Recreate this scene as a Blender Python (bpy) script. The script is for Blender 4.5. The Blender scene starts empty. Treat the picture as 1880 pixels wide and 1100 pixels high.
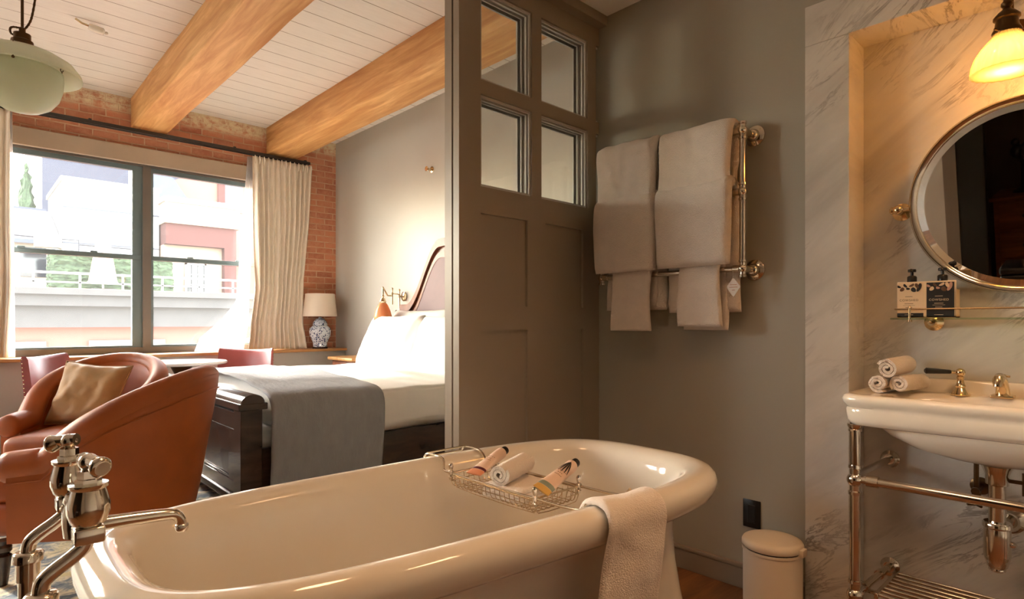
import bpy, bmesh, math, random
from mathutils import Vector, Matrix, noise
random.seed(7)
SC = bpy.context.scene
COL = SC.collection
PI = math.pi

# ---------------------------------------------------------------- colours
def l1(c):
    c = c / 255.0
    return c / 12.92 if c <= 0.04045 else ((c + 0.055) / 1.055) ** 2.4
def rgb(r, g, b):
    return (l1(r), l1(g), l1(b), 1.0)

# ---------------------------------------------------------------- materials
class NT:
    def __init__(s, name):
        s.m = bpy.data.materials.new(name); s.m.use_nodes = True
        s.t = s.m.node_tree; s.t.nodes.clear()
        s.out = s.n('ShaderNodeOutputMaterial')
    def n(s, typ, **kw):
        nd = s.t.nodes.new(typ)
        for k, v in kw.items():
            if k in nd.inputs: nd.inputs[k].default_value = v
            else: setattr(nd, k, v)
        return nd
    def l(s, a, b): s.t.links.new(a, b)
    def coord(s, scale=(1, 1, 1), rot=(0, 0, 0), loc=(0, 0, 0)):
        c = s.n('ShaderNodeTexCoord'); mp = s.n('ShaderNodeMapping')
        mp.inputs['Scale'].default_value = scale; mp.inputs['Rotation'].default_value = rot; mp.inputs['Location'].default_value = loc
        s.l(c.outputs['Object'], mp.inputs['Vector']); return mp.outputs['Vector']
    def noise(s, vec, scale, detail=3, rough=.55, dist=0):
        nd = s.n('ShaderNodeTexNoise'); nd.inputs['Scale'].default_value = scale; nd.inputs['Detail'].default_value = detail
        nd.inputs['Roughness'].default_value = rough; nd.inputs['Distortion'].default_value = dist
        s.l(vec, nd.inputs['Vector']); return nd.outputs['Fac']
    def ramp(s, fac, stops):
        r = s.n('ShaderNodeValToRGB'); e = r.color_ramp.elements
        while len(e) < len(stops): e.new(0.5)
        for i, (p, c) in enumerate(stops): e[i].position = p; e[i].color = c
        s.l(fac, r.inputs['Fac']); return r.outputs['Color']
    def mix(s, fac, a, b, mode='MIX'):
        m = s.n('ShaderNodeMix', data_type='RGBA', blend_type=mode)
        for sock, v in ((m.inputs[0], fac), (m.inputs[6], a), (m.inputs[7], b)):
            if hasattr(v, 'is_output'): s.l(v, sock)
            else: sock.default_value = v
        return m.outputs[2]
    def bump(s, h, strength=.3, dist=.01):
        b = s.n('ShaderNodeBump'); b.inputs['Strength'].default_value = strength; b.inputs['Distance'].default_value = dist
        s.l(h, b.inputs['Height']); return b.outputs['Normal']
    def bsdf(s, color, rough=.5, metal=0, normal=None, **kw):
        p = s.n('ShaderNodeBsdfPrincipled')
        for k, v in (('Base Color', color), ('Roughness', rough), ('Metallic', metal)):
            if hasattr(v, 'is_output'): s.l(v, p.inputs[k])
            else: p.inputs[k].default_value = v
        for k, v in kw.items(): p.inputs[k.replace('_', ' ')].default_value = v
        if normal is not None: s.l(normal, p.inputs['Normal'])
        return p
    def done(s, p):
        s.l(p.outputs[0], s.out.inputs['Surface']); return s.m

def plain(name, c, rough=.5, metal=0, var=.08, vs=4, bs=0, bscale=60, stretch=(1, 1, 1), **kw):
    t = NT(name); v = t.coord(stretch)
    a = rgb(*c); d = tuple(x * (1 - var) for x in a[:3]) + (1,); u = tuple(min(1, x * (1 + var)) for x in a[:3]) + (1,)
    col = t.ramp(t.noise(v, vs, 4), [(.3, d), (.7, u)])
    nrm = t.bump(t.noise(v, bscale, 3), bs, .01) if bs else None
    return t.done(t.bsdf(col, rough, metal, nrm, **kw))

def wood(name, c1, c2, rough=.45, stretch=(1, 14, 14), scale=2.2, bs=.08, **kw):
    t = NT(name); v = t.coord(stretch)
    g = t.noise(v, scale, 6, .62, .6)
    col = t.ramp(g, [(.3, rgb(*c1)), (.52, rgb(*[(a + b) / 2 for a, b in zip(c1, c2)])), (.72, rgb(*c2))])
    return t.done(t.bsdf(col, rough, 0, t.bump(g, bs, .006), **kw))

MT = {}
def mats():
    m = MT
    m['paint'] = plain('taupe grey wall paint', (169, 164, 149), .42, var=.03, vs=1.2, bs=.03, bscale=90)
    m['wall_paint_lit'] = plain('taupe paint lightened as lit', (187, 181, 168), .45, var=.03, vs=1.2, bs=.03, bscale=90)  # same taupe lightened to put the brighter bedroom light into the colour
    m['door_paint'] = plain('taupe satin door paint', (146, 131, 114), .38, var=.03, vs=2, bs=.02, bscale=60)
    m['trim_paint'] = plain('taupe satin trim paint', (142, 129, 114), .35, var=.03)
    m['plaster'] = plain('pale ceiling plaster', (240, 240, 234), .7, var=.02, bs=.03)
    m['beige'] = plain('beige painted window head', (176, 157, 135), .55, var=.04)
    m['unlit_paint'] = plain('wall paint darkened as unlit', (70, 56, 46), .6, var=.05)  # dark colour stands in for the lack of light in the mirrored room
    m['back'] = plain('pale back wall paint', (222, 218, 208), .6, var=.03)  # raised pale so the metal fittings reflect a brighter room
    # white painted plank ceiling
    t = NT('white painted plank ceiling'); v = t.coord((1, 1, 1))
    br = t.n('ShaderNodeTexBrick'); br.offset = .37; br.offset_frequency = 2; br.squash = 1
    for k, x in (('Scale', 1), ('Mortar Size', .0035), ('Mortar Smooth', .3), ('Brick Width', 4.5), ('Row Height', .205), ('Bias', 0)): br.inputs[k].default_value = x
    br.inputs['Color1'].default_value = rgb(236, 229, 214); br.inputs['Color2'].default_value = rgb(226, 217, 200); br.inputs['Mortar'].default_value = rgb(120, 98, 74)
    t.l(v, br.inputs['Vector'])
    gap = t.noise(t.coord((2.2, 26, 1)), 1.5, 3)
    g2 = t.ramp(gap, [(.30, (0, 0, 0, 1)), (.46, (1, 1, 1, 1))])
    mm = t.n('ShaderNodeMath', operation='MULTIPLY'); t.l(br.outputs['Fac'], mm.inputs[0]); t.l(g2, mm.inputs[1])
    base = t.mix(t.noise(t.coord((2, 12, 2)), 3, 5), rgb(234, 230, 221), rgb(219, 214, 204))
    col = t.mix(mm.outputs[0], base, rgb(112, 88, 64))
    sub = t.n('ShaderNodeMath', operation='SUBTRACT'); sub.inputs[0].default_value = 1; t.l(br.outputs['Fac'], sub.inputs[1])
    m['planks'] = t.done(t.bsdf(col, .55, 0, t.bump(sub.outputs[0], .5, .01)))
    # old brick
    t = NT('old red brick'); c = t.n('ShaderNodeTexCoord'); sp = t.n('ShaderNodeSeparateXYZ'); t.l(c.outputs['Object'], sp.inputs[0])
    cb = t.n('ShaderNodeCombineXYZ'); ad = t.n('ShaderNodeMath', operation='ADD'); t.l(sp.outputs['X'], ad.inputs[0]); t.l(sp.outputs['Y'], ad.inputs[1])
    t.l(ad.outputs[0], cb.inputs['X']); t.l(sp.outputs['Z'], cb.inputs['Y'])
    wob = t.n('ShaderNodeTexNoise'); wob.inputs['Scale'].default_value = 5; t.l(cb.outputs[0], wob.inputs['Vector'])
    vm = t.n('ShaderNodeVectorMath', operation='SCALE'); t.l(wob.outputs['Color'], vm.inputs[0]); vm.inputs['Scale'].default_value = .018
    va = t.n('ShaderNodeVectorMath', operation='ADD'); t.l(cb.outputs[0], va.inputs[0]); t.l(vm.outputs[0], va.inputs[1])
    br = t.n('ShaderNodeTexBrick'); br.offset = .5
    for k, x in (('Scale', 1), ('Mortar Size', .007), ('Mortar Smooth', .35), ('Brick Width', .215), ('Row Height', .073), ('Bias', -.1)): br.inputs[k].default_value = x
    br.inputs['Color1'].default_value = rgb(208, 136, 100); br.inputs['Color2'].default_value = rgb(174, 102, 74); br.inputs['Mortar'].default_value = rgb(214, 180, 146)
    t.l(va.outputs[0], br.inputs['Vector'])
    n1 = t.noise(va.outputs[0], 9, 5, .7)
    col = t.mix(t.ramp(n1, [(.38, (0, 0, 0, 1)), (.7, (1, 1, 1, 1))]), br.outputs['Color'], rgb(206, 146, 112))
    # whitewash residue on the top courses
    zr = t.n('ShaderNodeMapRange'); t.l(sp.outputs['Z'], zr.inputs['Value'])
    zr.inputs['From Min'].default_value = 3.17; zr.inputs['From Max'].default_value = 3.25
    n2 = t.noise(va.outputs[0], 14, 5, .75)
    mu = t.n('ShaderNodeMath', operation='MULTIPLY'); t.l(zr.outputs[0], mu.inputs[0]); t.l(t.ramp(n2, [(.36, (0, 0, 0, 1)), (.56, (1, 1, 1, 1))]), mu.inputs[1])
    col = t.mix(mu.outputs[0], col, rgb(228, 210, 172))
    sb = t.n('ShaderNodeMath', operation='SUBTRACT'); t.l(n1, sb.inputs[0]); t.l(br.outputs['Fac'], sb.inputs[1])
    m['brick'] = t.done(t.bsdf(col, .85, 0, t.bump(sb.outputs[0], .7, .012)))
    # marble
    t = NT('honed white marble'); v = t.coord((1, 1, 1), (.0, 0, 0))
    c = t.n('ShaderNodeTexCoord'); mp = t.n('ShaderNodeMapping'); mp.inputs['Rotation'].default_value = (math.radians(-38), 0, 0); mp.inputs['Scale'].default_value = (1, 1.1, 4.6)
    mp.vector_type = 'TEXTURE' if False else 'POINT'
    rt = t.n('ShaderNodeVectorRotate', rotation_type='X_AXIS'); rt.inputs['Angle'].default_value = math.radians(38); t.l(c.outputs['Object'], rt.inputs['Vector'])
    ms = t.n('ShaderNodeVectorMath', operation='MULTIPLY'); t.l(rt.outputs[0], ms.inputs[0]); ms.inputs[1].default_value = (1.5, 1.5, 7)
    n1 = t.noise(ms.outputs[0], 1.6, 8, .66, .8)
    vein = t.ramp(n1, [(.46, (0, 0, 0, 1)), (.498, (1, 1, 1, 1)), (.502, (1, 1, 1, 1)), (.53, (0, 0, 0, 1))])
    msk = t.ramp(t.noise(c.outputs['Object'], 3.0, 3), [(.45, (0, 0, 0, 1)), (.68, (1, 1, 1, 1))])
    mu = t.n('ShaderNodeMath', operation='MULTIPLY'); t.l(vein, mu.inputs[0]); t.l(msk, mu.inputs[1])
    cloud = t.ramp(t.noise(ms.outputs[0], .9, 5, .6, .4), [(.3, rgb(196, 191, 182)), (.65, rgb(226, 222, 213))])
    col = t.mix(mu.outputs[0], cloud, rgb(140, 132, 122))
    m['marble'] = t.done(t.bsdf(col, .32))
    m['beam'] = wood('honey pine beam', (186, 126, 66), (236, 190, 126), .55, (10, .8, 10), 1.5, .3)
    m['floor'] = wood('orange brown oak floor', (98, 62, 34), (156, 106, 62), .42, (1.2, 12, 1), 1.8, .12)
    m['oak'] = wood('honey oak ledge', (176, 122, 66), (220, 172, 112), .4, (1, 10, 10), 2)
    m['dark_wood'] = wood('espresso stained wood', (44, 31, 26), (72, 52, 44), .26, (2, 9, 9), 1.6, .03, Coat_Weight=.25)
    m['mahogany'] = wood('reddish mahogany', (98, 50, 28), (156, 88, 52), .42, (6, 6, 3), 1.6, .03)
    m['chest_wood'] = wood('old brown chest wood', (92, 52, 24), (150, 92, 48), .5, (8, 1.5, 8), 1.6, .1)
    m['leather'] = plain('tan orange velvet leather', (160, 78, 17), .52, var=.2, vs=3.2, bs=.05, bscale=140, Sheen_Weight=.08, Sheen_Roughness=.4)
    m['burgundy'] = plain('burgundy leather', (150, 74, 70), .33, var=.12, vs=5, bs=.06, bscale=120)
    m['velvet'] = plain('gold beige velvet', (188, 146, 92), .75, var=.14, vs=7, bs=.25, bscale=24, Sheen_Weight=.5)
    m['linen'] = plain('white bed linen', (232, 228, 222), .8, var=.02, bs=.12, bscale=9)
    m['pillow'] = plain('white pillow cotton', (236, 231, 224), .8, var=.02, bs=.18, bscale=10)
    m['pillow_shaded'] = plain('white pillow cotton greyed as shade', (214, 208, 200), .8, var=.02, bs=.18, bscale=10)  # white cotton greyed to paint in the shade at the headboard
    m['blanket'] = plain('quilted grey blanket', (150, 150, 152), .85, var=.07, vs=12, bs=.55, bscale=26, stretch=(1.6, .7, .7))
    m['striped'] = plain('grey cushion cloth', (176, 170, 162), .8, var=.1, vs=20)
    m['terry'] = plain('white terry towel', (233, 222, 210), .95, var=.03, vs=18, bs=.55, bscale=260, Sheen_Weight=.25)
    m['porcelain'] = plain('glazed white enamel', (230, 223, 210), .09, var=.01, Coat_Weight=.4, Coat_Roughness=.05)
    m['china'] = plain('glazed white china', (238, 228, 212), .1, var=.01, Coat_Weight=.3)
    m['nickel'] = plain('polished nickel', (226, 219, 207), .12, 1, var=.02)
    m['brass'] = plain('polished brass', (224, 204, 168), .16, 1, var=.03)
    m['bronze'] = plain('aged bronze', (92, 70, 46), .32, .9, var=.12)
    m['wire'] = plain('warm nickel wire', (212, 196, 172), .2, 1, var=.02)
    m['black'] = plain('black plastic', (18, 16, 15), .3, var=.1)
    m['blackmatte'] = plain('black paint', (10, 9, 9), .45, var=.05)
    m['binpaint'] = plain('cream bin enamel', (228, 212, 188), .32, var=.02)
    m['winframe'] = plain('brown grey window frame', (112, 104, 96), .4, var=.04)
    m['sash'] = plain('blue grey sash', (104, 122, 126), .4, var=.04)
    m['stop'] = plain('glazing bead lightened as daylit', (192, 188, 180), .3, var=.03)  # lightened to paint the daylit edge lines round the panes
    m['track'] = plain('dark curtain track', (58, 52, 48), .35, .3, var=.05)
    m['curtain'] = plain('oatmeal linen curtain', (230, 217, 198), .9, var=.04, vs=9, bs=.12, bscale=150)
    m['shade'] = plain('oatmeal lamp shade', (222, 206, 186), .9, var=.02, Subsurface_Weight=.0)
    m['cream'] = plain('cream card', (232, 206, 168), .6, var=.02)
    m['ink'] = plain('black print', (24, 20, 18), .55, var=.03)
    m['inkbrown'] = plain('brown print', (98, 66, 40), .55, var=.03)
    m['inkpink'] = plain('dusty pink print', (196, 152, 132), .55, var=.03)
    m['plum'] = plain('plum band', (92, 34, 46), .5, var=.03)
    m['peach'] = plain('peach band', (222, 150, 112), .5, var=.03)
    m['yellow'] = plain('mustard band', (206, 164, 84), .5, var=.03)
    m['teal'] = plain('grey teal band', (126, 138, 124), .5, var=.03)
    m['tube'] = plain('matt cream tube', (226, 196, 174), .45, var=.02)
    m['tabletop'] = plain('pale stone table top', (206, 200, 194), .2, var=.05)
    m['mauve'] = plain('mauve headboard upholstery', (128, 104, 104), .6, var=.05, vs=6)
    m['smoke'] = plain('dark smoked glass', (70, 68, 68), .08, var=.05)
    m['gap_shade'] = plain('dark gap', (30, 26, 24), .8)
    # blue and white china
    t = NT('blue and white china'); v = t.coord()
    vo = t.n('ShaderNodeTexVoronoi'); vo.inputs['Scale'].default_value = 42; vo.inputs['Randomness'].default_value = .8; t.l(v, vo.inputs['Vector'])
    n2 = t.noise(v, 30, 3, .6, 1.0)
    a = t.ramp(vo.outputs['Distance'], [(.3, (1, 1, 1, 1)), (.38, (0, 0, 0, 1))])
    b = t.ramp(n2, [(.56, (0, 0, 0, 1)), (.6, (.6, .6, .6, 1))])
    mx = t.n('ShaderNodeMath', operation='MAXIMUM'); t.l(a, mx.inputs[0]); t.l(b, mx.inputs[1])
    m['delft'] = t.done(t.bsdf(t.mix(mx.outputs[0], rgb(226, 232, 238), rgb(42, 62, 112)), .12))
    # vintage rug
    t = NT('faded blue and cream rug'); v = t.coord()
    n1 = t.noise(v, 9, 6, .75, 1.2); n2 = t.noise(v, 3.2, 5, .7, .6)
    col = t.ramp(n1, [(.36, rgb(70, 82, 98)), (.48, rgb(120, 126, 130)), (.58, rgb(196, 184, 158)), (.7, rgb(222, 208, 176))])
    col = t.mix(t.ramp(n2, [(.5, (0, 0, 0, 1)), (.66, (.8, .8, .8, 1))]), col, rgb(186, 168, 116))
    m['rug'] = t.done(t.bsdf(col, .95, 0, t.bump(n1, .4, .01)))
    # glass
    def glass(name, tint=(.96, .97, .96, 1), refl=.07):
        t = NT(name); tr = t.n('ShaderNodeBsdfTransparent'); tr.inputs[0].default_value = tint
        gl = t.n('ShaderNodeBsdfGlossy'); gl.inputs['Roughness'].default_value = .01
        lw = t.n('ShaderNodeLayerWeight'); lw.inputs['Blend'].default_value = .12
        mr = t.n('ShaderNodeMapRange'); t.l(lw.outputs['Fresnel'], mr.inputs['Value']); mr.inputs['To Min'].default_value = refl * .4; mr.inputs['To Max'].default_value = .6
        mx = t.n('ShaderNodeMixShader'); t.l(mr.outputs[0], mx.inputs[0]); t.l(tr.outputs[0], mx.inputs[1]); t.l(gl.outputs[0], mx.inputs[2])
        t.l(mx.outputs[0], t.out.inputs['Surface']); return t.m
    m['glass'] = glass('clear pane glass')
    def hazy():  # translucent share puts a glare haze over the view outside
        t = NT('dusty window glass'); tr = t.n('ShaderNodeBsdfTransparent'); tr.inputs[0].default_value = (.95, .96, .95, 1)
        gl = t.n('ShaderNodeBsdfGlossy'); gl.inputs['Roughness'].default_value = .02
        tl = t.n('ShaderNodeBsdfTranslucent'); tl.inputs[0].default_value = (.9, .9, .9, 1)
        lw = t.n('ShaderNodeLayerWeight'); lw.inputs['Blend'].default_value = .1
        mr = t.n('ShaderNodeMapRange'); t.l(lw.outputs['Fresnel'], mr.inputs['Value']); mr.inputs['To Min'].default_value = .02; mr.inputs['To Max'].default_value = .5
        a = t.n('ShaderNodeMixShader'); t.l(mr.outputs[0], a.inputs[0]); t.l(tr.outputs[0], a.inputs[1]); t.l(gl.outputs[0], a.inputs[2])
        b = t.n('ShaderNodeMixShader'); b.inputs[0].default_value = .007; t.l(a.outputs[0], b.inputs[1]); t.l(tl.outputs[0], b.inputs[2])
        t.l(b.outputs[0], t.out.inputs['Surface']); return t.m
    m['window_glass'] = hazy()
    m['shelf_glass'] = glass('green edged shelf glass', (.80, .92, .84, 1), .1)
    m['bottleglass'] = glass('clear trap glass', (.8, .78, .74, 1), .25)
    m['mirror'] = plain('silvered mirror', (226, 226, 222), .015, 1, var=0)
    # sheer
    t = NT('white sheer voile'); tr = t.n('ShaderNodeBsdfTransparent'); tl = t.n('ShaderNodeBsdfTranslucent'); df = t.n('ShaderNodeBsdfDiffuse')
    tl.inputs[0].default_value = (.95, .95, .95, 1); df.inputs[0].default_value = (.92, .92, .92, 1)
    a = t.n('ShaderNodeMixShader'); a.inputs[0].default_value = .5; t.l(df.outputs[0], a.inputs[1]); t.l(tl.outputs[0], a.inputs[2])
    b = t.n('ShaderNodeMixShader'); b.inputs[0].default_value = .42; t.l(tr.outputs[0], b.inputs[1]); t.l(a.outputs[0], b.inputs[2])
    t.l(b.outputs[0], t.out.inputs['Surface']); m['sheer'] = t.m
    # opal glass, warm or neutral
    def opal(name, col, tr, em=0):
        t = NT(name); p = t.bsdf(col, .15); tl = t.n('ShaderNodeBsdfTranslucent'); tl.inputs[0].default_value = tr
        a = t.n('ShaderNodeMixShader'); a.inputs[0].default_value = .55; t.l(p.outputs[0], a.inputs[1]); t.l(tl.outputs[0], a.inputs[2])
        if em:
            tp_ = t.n('ShaderNodeBsdfTransparent'); tp_.inputs[0].default_value = (1, .80, .52, 1)
            c_ = t.n('ShaderNodeMixShader'); c_.inputs[0].default_value = em; t.l(a.outputs[0], c_.inputs[1]); t.l(tp_.outputs[0], c_.inputs[2]); a = c_
        t.l(a.outputs[0], t.out.inputs['Surface']); return t.m
    m['opal'] = opal('milky green opal glass', rgb(236, 240, 226), rgb(244, 246, 232))
    m['amber'] = opal('warm ribbed opal glass', rgb(88, 84, 66), rgb(78, 74, 54), .16)
    m['peachglass'] = opal('peach opal glass', rgb(236, 190, 140), rgb(250, 200, 150))
    def glow(name, c, s):
        t = NT(name); e = t.n('ShaderNodeEmission'); e.inputs[0].default_value = c; e.inputs[1].default_value = s
        t.l(e.outputs[0], t.out.inputs['Surface']); return t.m
    m['bulb'] = glow('warm lit bulb', (1, .80, .52, 1), 9)
    m['diffuser'] = glow('lit downlight diffuser', (1, .86, .68, 1), 14)
    # exterior
    m['ext_brick'] = plain('pale red street brick', (128, 76, 64), .9, var=.1, vs=30)
    m['ext_white'] = plain('white render', (150, 147, 142), .9, var=.02)
    m['ext_cream'] = plain('cream render', (134, 114, 98), .9, var=.03)
    m['ext_grey'] = plain('grey stone cornice', (62, 60, 58), .9, var=.08)
    m['ext_slate'] = plain('blue grey slate', (58, 62, 72), .8, var=.08, vs=3)
    m['ext_dark'] = plain('dark grey brick', (52, 54, 64), .9, var=.06, vs=2)
    m['ext_brown'] = plain('brown red fascia', (66, 34, 28), .9, var=.05)
    m['ext_hedge'] = plain('clipped hedge leaves', (52, 66, 44), .9, var=.4, vs=9, bs=1, bscale=16)
    m['ext_metal'] = plain('grey roof metal', (50, 50, 54), .5, .3)
    m['ext_glass'] = plain('grey window glass', (30, 34, 40), .1)
    m['ext_lintel'] = plain('pale stone lintel', (150, 142, 130), .9)
    m['umbrella_cloth'] = plain('folded beige umbrella cloth', (140, 116, 98), .9)

# ---------------------------------------------------------------- mesh builder
class MB:
    def __init__(s): s.bm = bmesh.new()
    def _f(s, vs):
        try: return s.bm.faces.new(vs)
        except ValueError: return None
    def box(s, x0, x1, y0, y1, z0, z1, bev=0, seg=2, mat=None):
        r = bmesh.ops.create_cube(s.bm, size=1)['verts']
        for v in r:
            v.co = Vector((x0 + (v.co.x + .5) * (x1 - x0), y0 + (v.co.y + .5) * (y1 - y0), z0 + (v.co.z + .5) * (z1 - z0)))
        if bev:
            es = list({e for v in r for e in v.link_edges})
            rr = bmesh.ops.bevel(s.bm, geom=es, offset=bev, segments=seg, profile=.5, affect='EDGES')
            r = list({v for f in rr['faces'] for v in f.verts})
        if mat:
            for v in r: v.co = mat @ v.co
        return s
    def loft(s, rings, closed=True, cap0=True, cap1=True, loop=False):
        R = [[s.bm.verts.new(p) for p in r] for r in rings]
        n = len(R[0]); m = len(R)
        for i in range(m if loop else m - 1):
            a, b = R[i], R[(i + 1) % m]
            for j in range(n if closed else n - 1):
                k = (j + 1) % n
                s._f((a[j], a[k], b[k], b[j]))
        if closed and not loop:
            if cap0: s._f(list(reversed(R[0])))
            if cap1: s._f(R[-1])
        return s
    def tube(s, pts, r, n=12, loop=False, cap=True):
        P = [Vector(p) for p in pts]; m = len(P)
        rad = r if isinstance(r, (list, tuple)) else [r] * m
        T = []
        for i in range(m):
            if loop: d = P[(i + 1) % m] - P[i - 1]
            else: d = P[min(i + 1, m - 1)] - P[max(i - 1, 0)]
            T.append(d.normalized() if d.length > 1e-9 else Vector((0, 0, 1)))
        up = Vector((0, 0, 1)) if abs(T[0].z) < .9 else Vector((1, 0, 0))
        N = (up - T[0] * up.dot(T[0])).normalized()
        rings = []
        for i in range(m):
            N = (N - T[i] * N.dot(T[i]))
            N = N.normalized() if N.length > 1e-6 else T[i].orthogonal().normalized()
            B = T[i].cross(N)
            rings.append([P[i] + (N * math.cos(2 * PI * k / n) + B * math.sin(2 * PI * k / n)) * rad[i] for k in range(n)])
        return s.loft(rings, True, cap, cap, loop)
    def cyl(s, a, b, r, n=20, r2=None):
        return s.tube([a, b], [r, r if r2 is None else r2], n)
    def lathe(s, prof, o=(0, 0, 0), axis=(0, 0, 1), n=28, flute=0, nf=0):
        ax = Vector(axis).normalized(); q = Vector((0, 0, 1)).rotation_difference(ax); o = Vector(o)
        rings = []
        for (r, h) in prof:
            rr = max(r, 1e-4)
            rings.append([o + q @ Vector(((rr * (1 + flute * math.cos(nf * 2 * PI * k / n))) * math.cos(2 * PI * k / n), (rr * (1 + flute * math.cos(nf * 2 * PI * k / n))) * math.sin(2 * PI * k / n), h)) for k in range(n)])
        return s.loft(rings)
    def sphere(s, c, r, sc=(1, 1, 1), n=20):
        c = Vector(c); prof = []
        rings = []
        m = max(6, n // 2)
        for i in range(m + 1):
            t = -PI / 2 + PI * i / m
            rr = max(math.cos(t), 1e-4) * r; h = math.sin(t) * r
            rings.append([c + Vector((rr * math.cos(2 * PI * k / n) * sc[0], rr * math.sin(2 * PI * k / n) * sc[1], h * sc[2])) for k in range(n)])
        return s.loft(rings)
    def prism(s, poly, f0, f1):
        """poly of 2-D points; f0, f1 map (a, b) to the two end faces"""
        return s.loft([[Vector(f0(*p)) for p in poly], [Vector(f1(*p)) for p in poly]])
    def xf(s, M):
        for v in s.bm.verts: v.co = M @ v.co
        return s
    def wob(s, amp, sc, seed=0):
        for v in s.bm.verts:
            p = v.co * sc + Vector((seed * 7.3, seed * 3.1, 0))
            v.co += Vector((noise.noise(p), noise.noise(p + Vector((31, 0, 0))), noise.noise(p + Vector((0, 47, 0))))) * amp
        return s
    def sub(s, cuts=3):
        bmesh.ops.subdivide_edges(s.bm, edges=s.bm.edges[:], cuts=cuts, use_grid_fill=True)
        return s

def top_of(o):
    while o.parent: o = o.parent
    return o
def obj(name, mb, mat, parent=None, smooth=38, kind=None, subsurf=0, base=True):
    bm = mb.bm
    bmesh.ops.remove_doubles(bm, verts=bm.verts, dist=1e-6)
    bmesh.ops.recalc_face_normals(bm, faces=bm.faces)
    off = Vector((0, 0, 0))
    if parent: off = top_of(parent).location.copy()
    elif base and kind != 'structure':
        xs = [v.co for v in bm.verts]
        off = Vector(((min(c.x for c in xs) + max(c.x for c in xs)) / 2, (min(c.y for c in xs) + max(c.y for c in xs)) / 2, min(c.z for c in xs)))
    if off.length > 0:
        for v in bm.verts: v.co -= off
    me = bpy.data.meshes.new(name); bm.to_mesh(me); bm.free()
    if smooth:
        me.polygons.foreach_set('use_smooth', [True] * len(me.polygons))
        me.set_sharp_from_angle(angle=math.radians(smooth))
    o = bpy.data.objects.new(name, me); COL.objects.link(o)
    o.data.materials.append(mat if not isinstance(mat, str) else MT[mat])
    if parent: o.parent = parent
    else: o.location = off
    if kind: o['kind'] = kind
    if subsurf:
        md = o.modifiers.new('smooth', 'SUBSURF'); md.levels = subsurf; md.render_levels = subsurf
    return o
def tag(o, label, cat, group=None):
    o['label'] = label; o['category'] = cat
    if group: o['group'] = group
    return o
def root(name, loc, label=None, cat=None, group=None, kind=None):
    o = bpy.data.objects.new(name, None); COL.objects.link(o); o.location = loc
    o.empty_display_size = .05
    if label: tag(o, label, cat, group)
    if kind: o['kind'] = kind
    return o
def copy_tree(src, parent=None):
    c = src.copy(); COL.objects.link(c)
    if parent: c.parent = parent
    for ch in list(src.children): copy_tree(ch, c)
    return c
def struct(name, mb, mat, smooth=0, label=None): 
    o = obj(name, mb, mat, None, smooth, 'structure'); 
    if label: o['label'] = label
    return o
def text(name, s, size, M, mat, parent, extrude=.0003, align='CENTER'):
    cu = bpy.data.curves.new(name, 'FONT'); cu.body = s; cu.size = size; cu.align_x = align; cu.align_y = 'CENTER'; cu.extrude = extrude; cu.space_character = 1.15
    to = bpy.data.objects.new(name + '_curve', cu); COL.objects.link(to)
    dg = bpy.context.evaluated_depsgraph_get(); me = bpy.data.meshes.new_from_object(to.evaluated_get(dg))
    bpy.data.objects.remove(to); me.name = name
    M = Matrix.Translation(-top_of(parent).location) @ M
    me.transform(M)
    o = bpy.data.objects.new(name, me); COL.objects.link(o); me.materials.clear(); me.materials.append(MT[mat]); o.parent = parent
    return o

# ---- soft goods
def resample(pts, n):
    P = [Vector(p) for p in pts]; L = [0]
    for a, b in zip(P, P[1:]): L.append(L[-1] + (b - a).length)
    out = []
    for i in range(n):
        d = L[-1] * i / (n - 1); k = 0
        while k < len(L) - 2 and L[k + 1] < d: k += 1
        t = (d - L[k]) / max(1e-9, L[k + 1] - L[k]); out.append(P[k].lerp(P[k + 1], t))
    return out
def smooth_path(pts, it=2):
    P = [Vector(p) for p in pts]
    for _ in range(it):
        Q = [P[0]]
        for a, b in zip(P, P[1:]): Q += [a.lerp(b, .25), a.lerp(b, .75)]
        P = Q + [P[-1]]
    return P
def strip(path, waxis, w0, w1, thick, n=40, nw=14, wob=.004, wsc=9, seed=0, edge=None):
    """a thick cloth draped along a path; waxis is its width direction; edge(t, s) adds to the width at the s=0/1 side"""
    P = resample(smooth_path(path), n); W = Vector(waxis).normalized(); mb = MB(); rings = []
    for i, p in enumerate(P):
        T = (P[min(i + 1, n - 1)] - P[max(i - 1, 0)]).normalized(); N = W.cross(T).normalized()
        t = i / (n - 1)
        endf = min(1, min(t, 1 - t) * n / 2.0 + .35)
        a = w0 + (edge(t, 0) if edge else 0); b = w1 + (edge(t, 1) if edge else 0)
        ring = []
        for k in range(nw + 1):
            u = k / nw; e = min(1.0, (min(u, 1 - u) * (b - a) / (thick * .5 + 1e-6))); hh = thick * .5 * math.sqrt(max(0, 1 - (1 - e) ** 2)) if e < 1 else thick * .5
            ring.append((a + (b - a) * u, max(hh, thick * .06) * endf))
        pts = [p + W * w + N * h for w, h in ring] + [p + W * w - N * h for w, h in reversed(ring[1:-1])]
        q = []
        for v in pts:
            nz = noise.noise(v * wsc + Vector((seed * 5.7, seed, 0))) * wob + noise.noise(v * wsc * 2.7 + Vector((0, seed * 3.3, 9))) * wob * .4
            q.append(v + N * nz + W * nz * .5)
        rings.append(q)
    mb.loft(rings); return mb
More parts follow.
